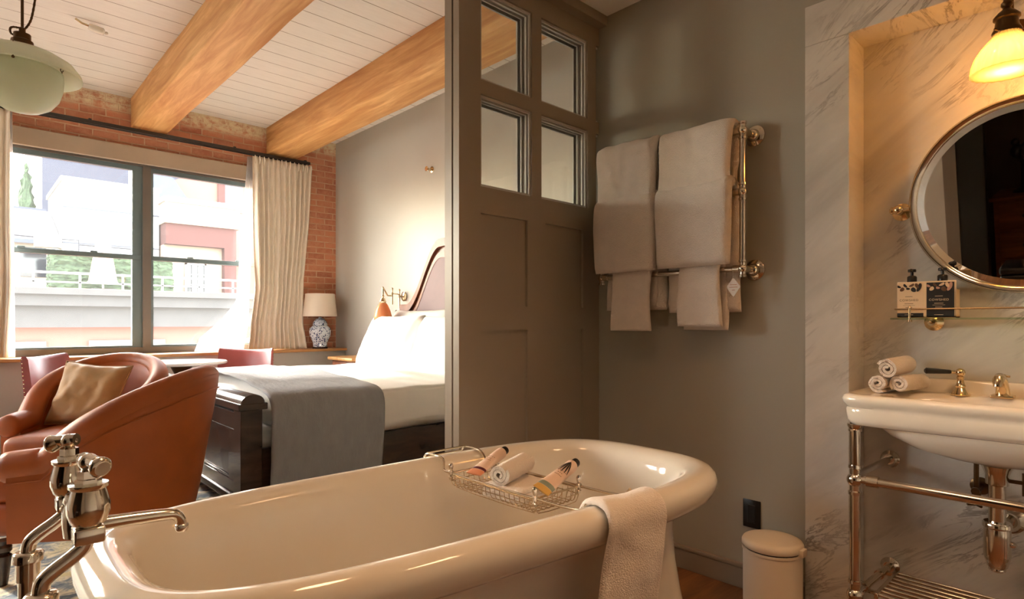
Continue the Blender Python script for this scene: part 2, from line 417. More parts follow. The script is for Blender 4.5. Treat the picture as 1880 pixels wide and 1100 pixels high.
def pillow_mb(w, h, t, M, seed=0, wr=.01, n=26, pinch=.06):
    mb = MB()
    for side in (1, -1):
        g = []
        for i in range(n + 1):
            row = []
            for j in range(n + 1):
                u = -1 + 2 * i / n; v = -1 + 2 * j / n
                f = (max(0, 1 - abs(u) ** 2.6) * max(0, 1 - abs(v) ** 2.6)) ** .5
                sx = 1 - pinch * (1 - abs(v) ** 1.5) ; sy = 1 - pinch * (1 - abs(u) ** 1.5)
                x = u * w / 2 * sx; y = v * h / 2 * sy
                nz = noise.noise(Vector((x * 9, y * 9, seed * 3.7))) * wr + noise.noise(Vector((x * 22, y * 22, seed * 9.1))) * wr * .5
                row.append(mb.bm.verts.new(M @ Vector((x, y, side * (t / 2 * f + nz * min(1, f * 2))))))
            g.append(row)
        for i in range(n):
            for j in range(n): mb._f((g[i][j], g[i + 1][j], g[i + 1][j + 1], g[i][j + 1]))
    bmesh.ops.remove_doubles(mb.bm, verts=mb.bm.verts, dist=1e-5)
    return mb
def frame_M(o, xdir, ydir):
    x = Vector(xdir).normalized(); z = x.cross(Vector(ydir)).normalized(); y = z.cross(x)
    return Matrix(((x.x, y.x, z.x, o[0]), (x.y, y.y, z.y, o[1]), (x.z, y.z, z.z, o[2]), (0, 0, 0, 1)))
mats()
EXPOSURE = 1.5; SKY = 6.2; SUN = 3.6; LAMP = 42; FILL = 29
# ================================================================ camera, world
cam = bpy.data.cameras.new('camera'); co = bpy.data.objects.new('camera', cam); COL.objects.link(co)
co.location = (0, 0, 1.12); co.rotation_euler = (PI / 2, 0, -math.radians(43.28))
cam.sensor_width = 36; cam.lens = 36 * 1078 / 1880; cam.shift_y = 41 / 1880; cam.clip_start = .02
SC.camera = co
vs = SC.view_settings
SC.display_settings.display_device = 'sRGB'
vs.view_transform = 'Standard'; vs.look = 'None'; vs.gamma = 1; vs.use_curve_mapping = False
vs.exposure = EXPOSURE
w = bpy.data.worlds.new('sky'); SC.world = w; w.use_nodes = True
nt = w.node_tree; nt.nodes.clear()
wo = nt.nodes.new('ShaderNodeOutputWorld'); bg = nt.nodes.new('ShaderNodeBackground'); sk = nt.nodes.new('ShaderNodeTexSky')
SUND = Vector((-.38, 1, .60)).normalized()
sk.sky_type = 'NISHITA'; sk.sun_disc = False; sk.sun_elevation = math.asin(SUND.z); sk.sun_rotation = math.atan2(SUND.x, SUND.y)
sk.air_density = 1.0; sk.dust_density = 2.5; sk.ozone_density = .6
bg.inputs['Strength'].default_value = SKY
mxs = nt.nodes.new('ShaderNodeMix'); mxs.data_type = 'RGBA'; mxs.inputs[0].default_value = .88; mxs.inputs[7].default_value = (.95, .93, .90, 1)
nt.links.new(sk.outputs[0], mxs.inputs[6]); nt.links.new(mxs.outputs[2], bg.inputs[0]); nt.links.new(bg.outputs[0], wo.inputs[0])
def light(name, typ, loc, energy, color, **kw):
    d = bpy.data.lights.new(name, typ); d.energy = energy; d.color = color
    for k, v in kw.items(): setattr(d, k, v)
    o = bpy.data.objects.new(name, d); COL.objects.link(o); o.location = loc; return o
so = light('sun', 'SUN', (0, 12, 12), SUN, (1, .96, .90), angle=.02)
so.rotation_euler = SUND.to_track_quat('Z', 'Y').to_euler()

# ================================================================ shell
BW, WY, CZ = 3.45, 6.9, 3.36          # bedroom wall, window wall, plank ceiling
TW, BC = 2.408, 2.68                  # towel wall, bathroom ceiling
struct('floor', MB().box(-3.4, 3.7, -2.4, 7.2, -.1, 0), 'floor')
struct('wall_bedroom', MB().box(BW, BW + .15, 1.98, WY + .25, 0, CZ), 'wall_paint_lit')
wm = MB()
WX0, WX1, WZ0, WZ1 = -.06, 2.74, .80, 2.80
wm.box(-3.4, -2.95, WY, WY + .25, 0, CZ).box(-1.2, WX0, WY, WY + .25, 0, CZ).box(-2.95, -1.2, WY, WY + .25, 0, WZ0).box(-2.95, -1.2, WY, WY + .25, WZ1, CZ).box(WX1, BW, WY, WY + .25, 0, CZ).box(WX0, WX1, WY, WY + .25, 0, WZ0).box(WX0, WX1, WY, WY + .25, WZ1, CZ)
struct('wall_window', wm, 'brick')
struct('wall_dado', MB().box(-3.4, BW, 6.64, WY, 0, .77), 'wall_paint_lit')
struct('trim_1', MB().box(-3.4, BW, 6.60, WY + .03, .77, .80, .004), 'oak')            # window ledge
struct('trim_2', MB().box(-.1, 2.76, 6.855, WY, 2.715, 2.875, .004), 'beige')           # head box above the window
struct('wall_left', MB().box(-3.4, -3.2, -2.4, 5.1, 0, CZ).box(-3.4, -3.2, 6.5, 7.15, 0, CZ).box(-3.4, -3.2, 5.1, 6.5, 0, 1.9).box(-3.4, -3.2, 5.1, 6.5, 2.9, CZ), 'back')
w3 = root('added_window_3', (-3.3, 5.8, 1.9), kind='structure')  # unseen window added to light the bedroom wall and chairs
obj('window_frame', MB().box(-3.34, -3.26, 5.1, 6.5, 1.9, 1.97).box(-3.34, -3.26, 5.1, 6.5, 2.83, 2.9).box(-3.34, -3.26, 5.1, 5.17, 1.97, 2.83).box(-3.34, -3.26, 6.43, 6.5, 1.97, 2.83), 'winframe', w3, 0)
obj('glass_pane', MB().box(-3.302, -3.298, 5.17, 6.43, 1.97, 2.83), 'glass', w3, 0)
struct('ceiling_bedroom', MB().box(-3.4, BW + .15, 1.98, WY + .25, CZ, CZ + .1), 'planks')
struct('ceiling_bathroom', MB().box(-3.4, 2.8, -2.4, 1.98, BC, BC + .1), 'plaster')
struct('wall_header', MB().box(-3.2, BW, 1.9, 1.98, BC + .1, CZ + .1), 'paint')
struct('wall_back', MB().box(-3.4, 2.8, -2.4, -2.2, 0, BC), 'back')
wr = MB(); wr.box(TW, 2.75, .884, 1.98, 0, BC).box(TW, 2.75, -2.2, .884, 2.345, BC)
struct('wall_right', wr, 'paint')
struct('wall_return', MB().box(2.75, BW + .15, 1.9, 1.98, 0, BC + .1), 'paint')
mm = MB(); mm.box(2.402, 2.575, .728, .884, 0, 2.19, .0015, 1).box(2.402, 2.575, -1.3, .884, 2.191, 2.345, .0015, 1)
mm.box(2.575, 2.75, -1.3, .728, 0, 2.19).box(2.402, 2.575, -1.3, -.14, 0, 2.19, .0015, 1).box(2.402, 2.75, -2.2, -1.3, 0, 2.345).box(2.575,2.75,.728,.884,0,2.345).box(2.575,2.75,-1.3,.728,2.19,2.345)
struct('wall_marble', mm, 'marble')
bb = MB(); bb.box(2.391, TW, .886, 1.9, 0, .085, .002, 1).box(2.387, TW, .886, 1.9, .085, .105, .006, 2)
struct('baseboard_right', bb, 'trim_paint', 38)
for i, (x0, x1) in enumerate(((1.25, 1.56), (2.585, 2.93))):
    b = MB().box(x0, x1, 1.98, WY, 3.055, CZ + .02, .012, 2)
    bmesh.ops.subdivide_edges(b.bm, edges=[e for e in b.bm.edges if e.calc_length() > 2], cuts=60, use_grid_fill=True)
    b.wob(.007, 2.3, i)
    struct('ceiling_beam_%d' % (i + 1), b, 'beam', 38)
struct('trim_3', MB().box(.9, TW, 1.845, 1.998, 2.628, BC, .006), 'trim_paint', 38)     # sliding door track casing

# bathroom side seen only in the looking glass
struct('wall_bathroom_left', MB().box(-1.5, -1.4, -2.2, -.6, 0, BC).box(-1.5, -1.4, 1.16, 1.98, 0, BC), 'back')
struct('wall_dressing', MB().box(-3.2, -3.1, -2.2, 1.9, 0, BC), 'unlit_paint')
struct('wall_divider', MB().box(-3.2, -1.5, 1.85, 1.98, 0, BC), 'unlit_paint')

# ================================================================ sliding glazed partition (two leaves)
def leaf(n, y0, y1, x0, bead):
    r = root('door_%d' % n, (x0, (y0 + y1) / 2, 0), kind='structure')
    cols = [(1.608, 1.913), (1.976, 2.313), (2.379, 2.404)]
    pc = [(1.606, 1.885), (2.003, 2.277)]
    rows = [(1.694, 2.085), (2.147, 2.538)]; prow = [(.22, 1.083), (1.189, 1.581)]
    f = MB(); X1 = 2.404
    f.box(x0, 1.606, y0, y1, .01, 2.628)
    f.box(1.606, X1, y0, y1, .01, .22).box(1.606, X1, y0, y1, 1.083, 1.189).box(1.606, X1, y0, y1, 1.581, 1.694)
    f.box(1.606, X1, y0, y1, 2.085, 2.147).box(1.606, X1, y0, y1, 2.538, 2.628)
    for z0, z1 in rows: f.box(1.913, 1.976, y0, y1, z0, z1).box(2.313, 2.379, y0, y1, z0, z1)
    for z0, z1 in prow: f.box(1.885, 2.003, y0, y1, z0, z1).box(2.277, X1, y0, y1, z0, z1)
    obj('frame', f, 'door_paint', r, 0)
    for a, b in pc:
        for z0, z1 in prow: obj('panel', MB().box(a, b, y0 + .012, y1 - .012, z0, z1), 'door_paint', r, 0)
    for a, b in cols:
        for z0, z1 in rows:
            g = obj('glass_pane', MB().box(a, b, (y0 + y1) / 2 - .002, (y0 + y1) / 2 + .002, z0, z1), 'glass', r, 0)
            k = MB()
            for ya, yb, d in ((y0 + .010, y0 + .018, .010), (y1 - .016, y1 - .006, .016)):
                if b - a < .1: k.box(a, b, ya, yb, z1 - d, z1).box(a, b, ya, yb, z0, z0 + d); continue
                k.box(a, b, ya, yb, z1 - d, z1).box(a, b, ya, yb, z0, z0 + d).box(a, a + d, ya, yb, z0 + d, z1 - d).box(b - d, b, ya, yb, z0 + d, z1 - d)
            obj('glazing_bead', k, bead, g, 0)
    return r
leaf(1, 1.898, 1.936, 1.489, 'stop'); leaf(2, 1.947, 1.994, 1.489, 'stop')

# ================================================================ bedroom window
wn = root('window_1', (1.35, 6.96, .8), kind='structure')
f = MB()
f.box(WX0, WX1, 6.93, 7.04, .80, .862).box(WX0, WX1, 6.93, 7.04, 2.70, 2.80).box(WX0, .0, 6.93, 7.04, .862, 2.70).box(2.66, WX1, 6.93, 7.04, .862, 2.70).box(1.362, 1.432, 6.915, 7.04, .862, 2.70)
obj('window_frame', f, 'winframe', wn, 0)
for (x0, x1, st, sr) in ((.0, 1.362, .05, .088), (1.432, 2.66, .028, .05)):
    s = MB(); s.box(x0, x0 + st, 6.95, 7.0, .862, 2.70).box(x1 - sr, x1, 6.95, 7.0, .862, 2.70).box(x0 + st, x1 - sr, 6.95, 7.0, 2.655, 2.70).box(x0 + st, x1 - sr, 6.95, 7.0, .862, .882)
    so_ = obj('sash', s, 'sash', wn, 0)
    mr = MB().box(x0 + .01, x1 - .01, 6.938, 6.992, 1.752, 1.798, .004, 1)
    for q in (.3, .7): mr.box(x0 + (x1 - x0) * q - .03, x0 + (x1 - x0) * q + .03, 6.928, 6.945, 1.79, 1.812, .004, 1)
    obj('meeting_rail', mr, 'sash', so_, 0)
    for z0, z1 in ((.882, 1.752), (1.798, 2.655)): obj('glass_pane', MB().box(x0 + st, x1 - sr, 6.968, 6.972, z0, z1), 'window_glass', so_, 0)

w2 = root('added_window_2', (-2.07, 6.96, .8), kind='structure')  # second window, out of view, added to brighten the bedroom
f = MB().box(-2.95, -1.2, 6.93, 7.04, .80, .862).box(-2.95, -1.2, 6.93, 7.04, 2.70, 2.80)
for x in (-2.95, -2.11, -1.26): f.box(x, x + .06, 6.93, 7.04, .862, 2.70)
obj('window_frame', f, 'winframe', w2, 0)
for x in (-2.89, -2.05): obj('glass_pane', MB().box(x, x + .78, 6.968, 6.972, .862, 2.70), 'window_glass', w2, 0)
# ================================================================ curtains
cr = root('curtain_rail', (1.2, 6.79, 3.0), 'dark double curtain track across the brick above the window', 'curtain rail')
obj('rail', MB().box(-.9, 3.06, 6.765, 6.785, 2.995, 3.03, .003, 1), 'track', cr)
obj('rail', MB().box(-.9, 3.06, 6.815, 6.835, 2.995, 3.03, .003, 1), 'track', cr)
for x in (-.6, .9, 2.2, 3.0): obj('bracket', MB().box(x - .012, x + .012, 6.76, WY, 3.028, 3.04), 'track', cr)
def curtain(x0f, x1f, yc, ampf, folds, z0, z1, t=.006, nz=46, nx=220, seed=0, ph=0, bunch=0):
    mb = MB(); rings = []
    for i in range(nz + 1):
        s = i / nz; z = z0 + (z1 - z0) * s; a, b = x0f(z), x1f(z); fr, bk = [], []
        for j in range(nx + 1):
            u = j / nx
            uu = u + .025 * noise.noise(Vector((u * 7, z * .7, seed)))
            amp = ampf(z) * (.65 + .5 * noise.noise(Vector((u * 5, seed * 3.3, z * .5))))
            y = yc(z) + amp * math.sin(2 * PI * folds * uu + ph + 1.2 * noise.noise(Vector((u * 3, z * .6, seed + 4))))
            zz = z + (bunch * noise.noise(Vector((u * 9, z * 9, seed))) if z < z0 + .3 else 0) * min(1, s * 20)
            x = a + (b - a) * u
            fr.append((x, y - t / 2, zz)); bk.append((x, y + t / 2, zz))
        rings.append(fr + bk[::-1])
    mb.loft(rings); return mb
def lerpf(*pts):
    def f(z):
        for (za, a), (zb, b) in zip(pts, pts[1:]):
            if z <= zb: t = max(0, (z - za) / (zb - za)); return a + (b - a) * t
        return pts[-1][1]
    return f
cm = curtain(lerpf((.8, 2.32), (1.0, 2.36), (1.5, 2.43), (2.98, 2.395)), lerpf((.8, 3.0), (1.1, 2.985), (1.6, 2.99), (2.3, 3.06), (2.98, 3.09)),
             lerpf((.8, 6.735), (1.1, 6.80), (3, 6.79)), lerpf((.8, .05), (1.1, .034), (2.8, .036), (2.99, .016)), 11, .806, 2.985, seed=2, bunch=.05)
ct = root('curtain', (2.7, 6.78, .8), 'oatmeal linen curtain gathered at the right of the window beside the lamp', 'curtain', 'bedroom curtains')
obj('panel', cm, 'curtain', ct, 180)
hd = MB()
for i in range(14):
    x = 2.42 + i * .05; hd.tube([(x, 6.775, 2.90), (x + .004, 6.77, 2.95), (x, 6.775, 2.992)], [.006, .011, .006], 8)
obj('pinch_pleat', hd, 'curtain', ct)
cm = curtain(lerpf((.8, -.72), (2.98, -.72)), lerpf((.8, .315), (1.4, .335), (2.98, .325)), lerpf((.8, 6.78), (3, 6.79)), lerpf((.8, .035), (2.99, .02)), 16, .806, 2.985, seed=5)
ct = root('curtain', (-.2, 6.78, .8), 'oatmeal linen curtain at the left end of the window, cut by the photo edge', 'curtain', 'bedroom curtains')
obj('panel', cm, 'curtain', ct, 180)
sm = curtain(lerpf((.8, 1.80), (.95, 1.86), (1.12, 2.06), (1.35, 2.24), (1.9, 2.28), (2.98, 2.36)), lerpf((.8, 2.30), (1.1, 2.36), (2.98, 2.47)), lerpf((.8, 6.79), (1.15, 6.81), (1.4, 6.845), (3, 6.845)), lerpf((.8, .05), (1.0, .035), (1.3, .012), (2.98, .008)), 9, .806, 2.985, t=.003, seed=8)
tag(obj('sheer_curtain', sm, 'sheer', None, 180), 'white sheer voile billowing behind the right linen curtain', 'sheer curtain')
sm = curtain(lerpf((.8, .2), (2.98, .2)), lerpf((.8, .365), (2.98, .345)), lerpf((.8, 6.842), (3, 6.842)), lerpf((.8, .012), (2.98, .008)), 4, .806, 2.985, t=.003, seed=9)
tag(obj('sheer_curtain', sm, 'sheer', None, 180), 'narrow white sheer edge showing beside the left linen curtain', 'sheer curtain')

# ================================================================ ginger jar lamp
L = (3.15, 6.70, .80)
r = root('table_lamp', L, 'blue and white ginger jar lamp with oatmeal shade on the window ledge', 'lamp')
obj('base', MB().lathe([(.0, 0), (.088, 0), (.09, .012), (.084, .022), (.0, .022)], L), 'dark_wood', r)
obj('jar', MB().lathe([(0, .022), (.078, .022), (.082, .05), (.082, .07), (.118, .15), (.126, .20), (.118, .245), (.085, .275), (.076, .28), (0, .28)], L, n=40), 'delft', r)
obj('jar_lid', MB().lathe([(0, .28), (.082, .28), (.086, .295), (.08, .305), (.074, .325), (.045, .355), (.02, .365), (.018, .375), (0, .378)], L, n=36), 'delft', r)
obj('stem', MB().lathe([(.008, .375), (.008, .44), (.016, .44), (.016, .50), (.004, .50)], L, n=14), 'brass', r)
obj('lamp_shade', MB().lathe([(.198, .385), (.168, .655), (.165, .655), (.195, .385)], L, n=44).lathe([(.166,.64),(.166,.643),(.02,.643),(.02,.64)], L, n=44), 'shade', r, 60)

# ================================================================ pendant
L = (.235, 3.9, 2.19)
r = root('pendant_light', L, 'milky glass bowl pendant on a thin bronze rod below the plank ceiling', 'pendant light')
obj('rod', MB().cyl((L[0], L[1], 2.62), (L[0], L[1], CZ), .0065, 12).lathe([(.05, 1.15), (.055, 1.165), (.012, 1.17)], L), 'bronze', r)
obj('gallery', MB().lathe([(0, .40), (.036, .40), (.036, .37), (.046, .365), (.05, .335), (.052, .325), (.0, .325)], L).lathe([(.004, .40), (.014, .405), (.014, .43), (.007, .435), (.004, .44)], L), 'bronze', r)
obj('reflector_disc', MB().lathe([(.048, .335), (.09, .325), (.16, .30), (.215, .268), (.247, .225), (.253, .205), (.25, .2), (.24, .222), (.208, .26), (.155, .292), (.09, .316), (.048, .327)], L, n=48), 'opal', r, 70)
obj('bowl', MB().lathe([(.166, .225), (.170, .222), (.172, .19), (.168, .14), (.152, .085), (.12, .04), (.075, .012), (.03, .001), (.0, 0), (.0, .003), (.03, .004), (.074, .015), (.118, .043), (.148, .088), (.164, .14), (.168, .19), (.165, .22)], L, n=48), 'opal', r, 70)
for k in range(3):
    a = math.radians(15 + 120 * k); mb = MB(); px, py = L[0] + .172 * math.cos(a), L[1] + .172 * math.sin(a)
    for i in range(5):
        zc = L[2] + .225 + .018 * i; c = [(px + .006 * math.cos(t) * (i % 2), py + .006 * math.cos(t) * (1 - i % 2), zc + .011 * math.sin(t)) for t in [2 * PI * q / 10 for q in range(10)]]
        mb.tube(c, .0022, 6, True)
    mb.sphere((px, py, L[2] + .218), .007)
    obj('chain', mb, 'bronze', r)
cd = [(L[0] + .02 + .06 * math.sin(t * 1.1) + .01 * math.sin(t * 40) * 0, L[1] - .005, L[2] + .44 + t * .35) for t in [i / 24 * 2.1 for i in range(25)]]
cd = [(L[0] + .012 * 1 + .062 * math.sin(min(1, i / 20) * PI * .5) - (.02 * max(0, i - 20) / 10), L[1], L[2] + .425 + .025 * i) for i in range(31)]
cc = smooth_path([(L[0], L[1], L[2] + .43), (L[0] - .05, L[1], L[2] + .425), (L[0] - .045, L[1], L[2] + .38), (L[0] - .01, L[1], L[2] + .40), (L[0] + .03, L[1], L[2] + .46), (L[0] + .045, L[1], L[2] + .54), (L[0] + .06, L[1], L[2] + .68), (L[0] + .04, L[1], L[2] + .9), (L[0] + .01, L[1], L[2] + 1.165)], 3)
obj('twisted_cord', MB().tube(cc, [.0045 + .0012 * (i % 2) for i in range(len(cc))], 8), 'bronze', r)
# ceiling sprinkler
r = root('ceiling_sprinkler', (.75, 5.33, 3.28), 'small white sprinkler head under the planks beside the pendant', 'sprinkler')
obj('pipe', MB().tube([(.62, 5.33, 3.345), (.66, 5.33, 3.325), (.70, 5.33, 3.32)], .008, 10), 'brass', r)
obj('head', MB().lathe([(0, 0), (.02, 0), (.026, .02), (.026, .09), (.016, .10), (0, .10)], (.70, 5.33, 3.315), (1, 0, -.12)).sphere((.81, 5.33, 3.30), .012), 'china', r)

# ================================================================ bed
B0, B1 = 3.42, 5.48
bed = root('bed', (2.3, 4.45, 0), 'dark stained bed with arched mahogany headboard and paneled footboard', 'bed')
fp = MB().box(1.172, 1.252, 3.53, 5.37, .10, .62)
obj('footboard', fp, 'dark_wood', bed, 0)
fr = MB()
for ya, yb in ((3.56, 4.43), (4.47, 5.34)):
    fr.box(1.155, 1.172, ya, yb, .50, .60, .003, 1).box(1.155, 1.172, ya, yb, .10, .20, .003, 1).box(1.155, 1.172, ya, ya + .10, .20, .50, .003, 1).box(1.155, 1.172, yb - .10, yb, .20, .50, .003, 1)
    fr.box(1.160, 1.172, ya + .10, yb - .10, .486, .50, .004, 1).box(1.160, 1.172, ya + .10, yb - .10, .20, .214, .004, 1).box(1.160, 1.172, ya + .10, ya + .114, .21, .49, .004, 1).box(1.160, 1.172, yb - .114, yb - .10, .21, .49, .004, 1)
obj('panel_moulding', fr, 'dark_wood', bed)
obj('base_rail', MB().box(1.140, 1.255, 3.53, 5.37, .08, .125, .006), 'dark_wood', bed)
for y in (B0 + .015, B1 - .135): obj('post', MB().box(1.148, 1.268, y, y + .12, 0, .625, .004, 1), 'dark_wood', bed)
cap = MB().box(1.130, 1.290, B0 - .01, B1 + .01, .62, .658, .004, 1)
rg = []
for y in (B0 - .005, B0 + .0, B1 + .0, B1 + .005):
    k = .93 if y in (B0 - .005, B1 + .005) else 1
    rg.append([(1.21 + .066 * k * math.cos(PI * i / 16), y, .658 + .052 * k * math.sin(PI * i / 16)) for i in range(17)])
cap.loft(rg)
obj('cap_rail', cap, 'dark_wood', bed)
for y in (3.46, 5.40): obj('side_rail', MB().box(1.25, 3.38, y, y + .04, .12, .385, .004, 1), 'dark_wood', bed)
obj('mattress', MB().box(1.29, 3.35, 3.525, 5.375, .28, .50, .05, 3), 'linen', bed)
# headboard
hy0, hy1 = 3.46, 5.27; hc = (hy0 + hy1) / 2; hw = (hy1 - hy0) / 2
def hz(y, off=0):
    d = abs(y - hc) / hw
    if d > .84: z = 1.30
    else:
        t = min(1, (.84 - d) / .60); z = 1.30 + .56 * (t * t * (3 - 2 * t)) + .06 * math.sqrt(max(0, 1 - (d / .84) ** 2))
    return z - off
N = 64
def hprof(i0, i1, zt, zb): 
    ys = [i0 + (i1 - i0) * i / N for i in range(N + 1)]
    return [(y, zt(y)) for y in ys] + [(y, zb(y)) for y in reversed(ys)]
obj('headboard', MB().prism(hprof(hy0, hy1, lambda y: hz(y, .02), lambda y: .3), lambda a, b: (3.385, a, b), lambda a, b: (3.43, a, b)), 'mahogany', bed)
obj('arched_rail', MB().prism(hprof(hy0 - .01, hy1 + .01, lambda y: hz(y), lambda y: hz(y, .075)), lambda a, b: (3.355, a, b), lambda a, b: (3.435, a, b))
    .prism(hprof(hy0 + .19, hy1 - .19, lambda y: hz(y, .125), lambda y: hz(y, .18)), lambda a, b: (3.37, a, b), lambda a, b: (3.39, a, b)), 'mahogany', bed)
obj('upholstered_panel', MB().prism(hprof(hy0 + .21, hy1 - .21, lambda y: hz(y, .16), lambda y: .5), lambda a, b: (3.374, a, b), lambda a, b: (3.386, a, b)), 'mauve', bed)
for y in (hy0, hy1 - .06): obj('post', MB().box(3.36, 3.43, y, y + .06, 0, 1.27, .004, 1), 'mahogany', bed)
sl = MB()
for y in (hy1 - .095, hy1 - .125, hy1 - .155, hy0 + .075, hy0 + .105, hy0 + .135): obj('flute', MB().box(3.368, 3.387, y, y + .018, .6, 1.22, .004, 1), 'mahogany', bed)
# duvet: a crowned slab
def dtop(y):
    d = abs(y - 4.45) / 1.03
    return .665 + .085 * (1 - d ** 2.2)
dm = MB(); rings = []
nx = 70; half = 1.03
for i in range(nx + 1):
    x = 1.345 + (3.22 - 1.345) * i / nx; ring = []
    e = min(1, .55 + i / 4, .55 + (nx - i) / 4)
    top = []
    for j in range(61):
        y = 4.45 - half + 2 * half * j / 60
        top.append((y, .60 + (dtop(y) - .60) * e))
    pr = [(3.42, .40), (3.405, .46), (3.40, .54), (3.402, .60), (3.412, .64)] + top + [(5.488, .64), (5.498, .60), (5.50, .54), (5.495, .46), (5.48, .40)]
    for (y, z) in pr:
        nz = .012 * noise.noise(Vector((x * 2.6, y * 2.6, z * 4))) + .006 * noise.noise(Vector((x * 7 + y * 3, y * 5, z * 9)))
        sd = 1 if z < .62 else 0
        ring.append((x + nz * .3, y + (nz * 1.3 + .012 * math.sin((x * 9 + z * 14)) * max(0, (.62 - z) / .2)) * sd, z + nz * (1 - sd)))
    ring += [(x, 5.45, .42), (x, 5.43, .508), (x, 4.45, .508), (x, 3.47, .508), (x, 3.45, .42)]
    rings.append(ring)
dm.loft(rings)
tag(obj('duvet', dm, 'linen', None, 180), 'white duvet spread over the bed, lit by the window', 'duvet')
# blanket over the foot
path = [(0, 3.388, .15), (0, 3.382, .30), (0, 3.375, .45), (0, 3.375, .58), (0, 3.39, .655), (0, 3.45, .695), (0, 3.6, .715), (0, 3.9, .748), (0, 4.2, .768), (0, 4.5, .772), (0, 4.9, .755), (0, 5.25, .715), (0, 5.45, .685), (0, 5.515, .64), (0, 5.53, .5), (0, 5.52, .3)]
bm_ = strip(path, (1, 0, 0), 1.298, 2.02, .016, 90, 34, .010, 4, 3, edge=lambda t, s: (0 if s == 0 else (-.26 * max(0, t - .22) / .6 if t < .82 else -.26) + .012 * math.sin(t * 11)))
tag(obj('blanket', bm_, 'blanket', None, 180), 'quilted grey blanket folded across the foot of the bed', 'blanket')
# pillows (thin axis faces down the bed)
def bed_pillow(c, w, h, t, lean, yaw, mat, seed, label):
    z = Vector((-math.cos(lean) * math.cos(yaw), math.cos(lean) * math.sin(yaw), math.sin(lean)))
    x = Vector((math.sin(yaw), math.cos(yaw), 0)); y = z.cross(x)
    M = Matrix(((x.x, y.x, z.x, c[0]), (x.y, y.y, z.y, c[1]), (x.z, y.z, z.z, c[2]), (0, 0, 0, 1)))
    tag(obj('bed_pillow', pillow_mb(w, h, t, M, seed, .016), mat, None, 180), label, 'pillow', 'pillows against the headboard')
bed_pillow((3.25, 4.80, 1.00), .98, .50, .17, .25, 0, 'pillow_shaded', 1, 'shaded grey white pillow standing behind, against the headboard')
bed_pillow((3.25, 3.93, 1.00), .75, .50, .17, .25, .03, 'pillow_shaded', 5, 'shaded white pillow behind the partition edge, against the headboard')
bed_pillow((3.01, 4.93, .935), 1.0, .54, .24, .42, .06, 'pillow', 2, 'plump white pillow nearest the window, brightly lit')
bed_pillow((2.98, 3.93, .925), .95, .54, .24, .42, -.05, 'pillow', 3, 'white front pillow partly hidden by the partition edge')
# nightstand
ns = root('nightstand', (3.22, 5.90, 0), 'wooden nightstand between the bed and the window ledge', 'nightstand')
obj('body', MB().box(3.03, 3.43, 5.66, 6.14, .08, .70, .004), 'mahogany', ns)
obj('top', MB().box(2.99, 3.44, 5.62, 6.18, .70, .735, .008), 'oak', ns)
d = obj('drawer', MB().box(3.015, 3.03, 5.69, 6.11, .50, .68, .004), 'mahogany', ns); obj('knob', MB().sphere((3.005, 5.9, .59), .014), 'brass', d)
for x in (3.05, 3.39):
    for y in (5.68, 6.10): obj('leg', MB().box(x - .02, x + .02, y - .02, y + .02, 0, .08), 'mahogany', ns)
# swing arm lamp
sl = root('wall_lamp', (3.45, 5.335, 1.39), 'brass swing arm wall lamp with peach glass shade beside the headboard', 'wall lamp')
obj('backplate', MB().lathe([(0, 0), (.05, 0), (.05, .01), (.03, .02), (0, .02)], (3.45, 5.335, 1.39), (-1, 0, 0)).cyl((3.43, 5.335, 1.39), (3.39, 5.335, 1.39), .009), 'brass', sl)
am = MB().cyl((3.39, 5.335, 1.26), (3.39, 5.335, 1.45), .008).sphere((3.39, 5.335, 1.455), .013).sphere((3.39, 5.335, 1.39), .016)
am.cyl((3.39, 5.335, 1.41), (3.28, 5.30, 1.415), .007).cyl((3.28, 5.30, 1.30), (3.28, 5.30, 1.46), .0085).sphere((3.28, 5.30, 1.465), .013).sphere((3.28, 5.30, 1.415), .015)
am.tube([(3.28, 5.30, 1.39), (3.2, 5.26, 1.39), (3.165, 5.245, 1.43), (3.14, 5.235, 1.46), (3.125, 5.225, 1.45)], .0075, 10).cyl((3.125, 5.225, 1.46), (3.125, 5.225, 1.33), .009).sphere((3.125, 5.225, 1.38), .015).sphere((3.125, 5.225, 1.465), .012)
am.lathe([(0, 0), (.03, 0), (.034, .01), (.02, .045), (0, .045)], (3.125, 5.225, 1.315))
obj('swing_arm', am, 'brass', sl)
obj('lamp_shade', MB().lathe([(.028, .32 - .32), (.05, -.03), (.076, -.085), (.088, -.14), (.09, -.18), (.086, -.182), (.082, -.14), (.07, -.085), (.046, -.03), (.024, 0)], (3.125, 5.225, 1.318), n=32), 'peachglass', sl, 70)
# small brass wall fitting high up
r = root('wall_hook', (3.45, 4.834, 2.643), 'small brass fitting high on the grey bedroom wall', 'hook')
obj('plate', MB().lathe([(0, 0), (.034, 0), (.034, .006), (.02, .012), (0, .012)], (3.45, 4.834, 2.643), (-1, 0, 0)), 'brass', r)
obj('nozzle', MB().cyl((3.44, 4.834, 2.643), (3.40, 4.834, 2.643), .012).lathe([(.0, 0), (.026, 0), (.024, .004), (0, .006)], (3.385, 4.834, 2.643), (-1, 0, 0)).cyl((3.40, 4.834, 2.643), (3.385, 4.834, 2.643), .005), 'brass', r)

# ================================================================ rug
tag(obj('rug', MB().box(-1.6, 1.42, 2.35, 5.62, 0.0, .012, .004, 1), 'rug', None, 0), 'faded blue and cream vintage rug under the armchairs', 'rug')

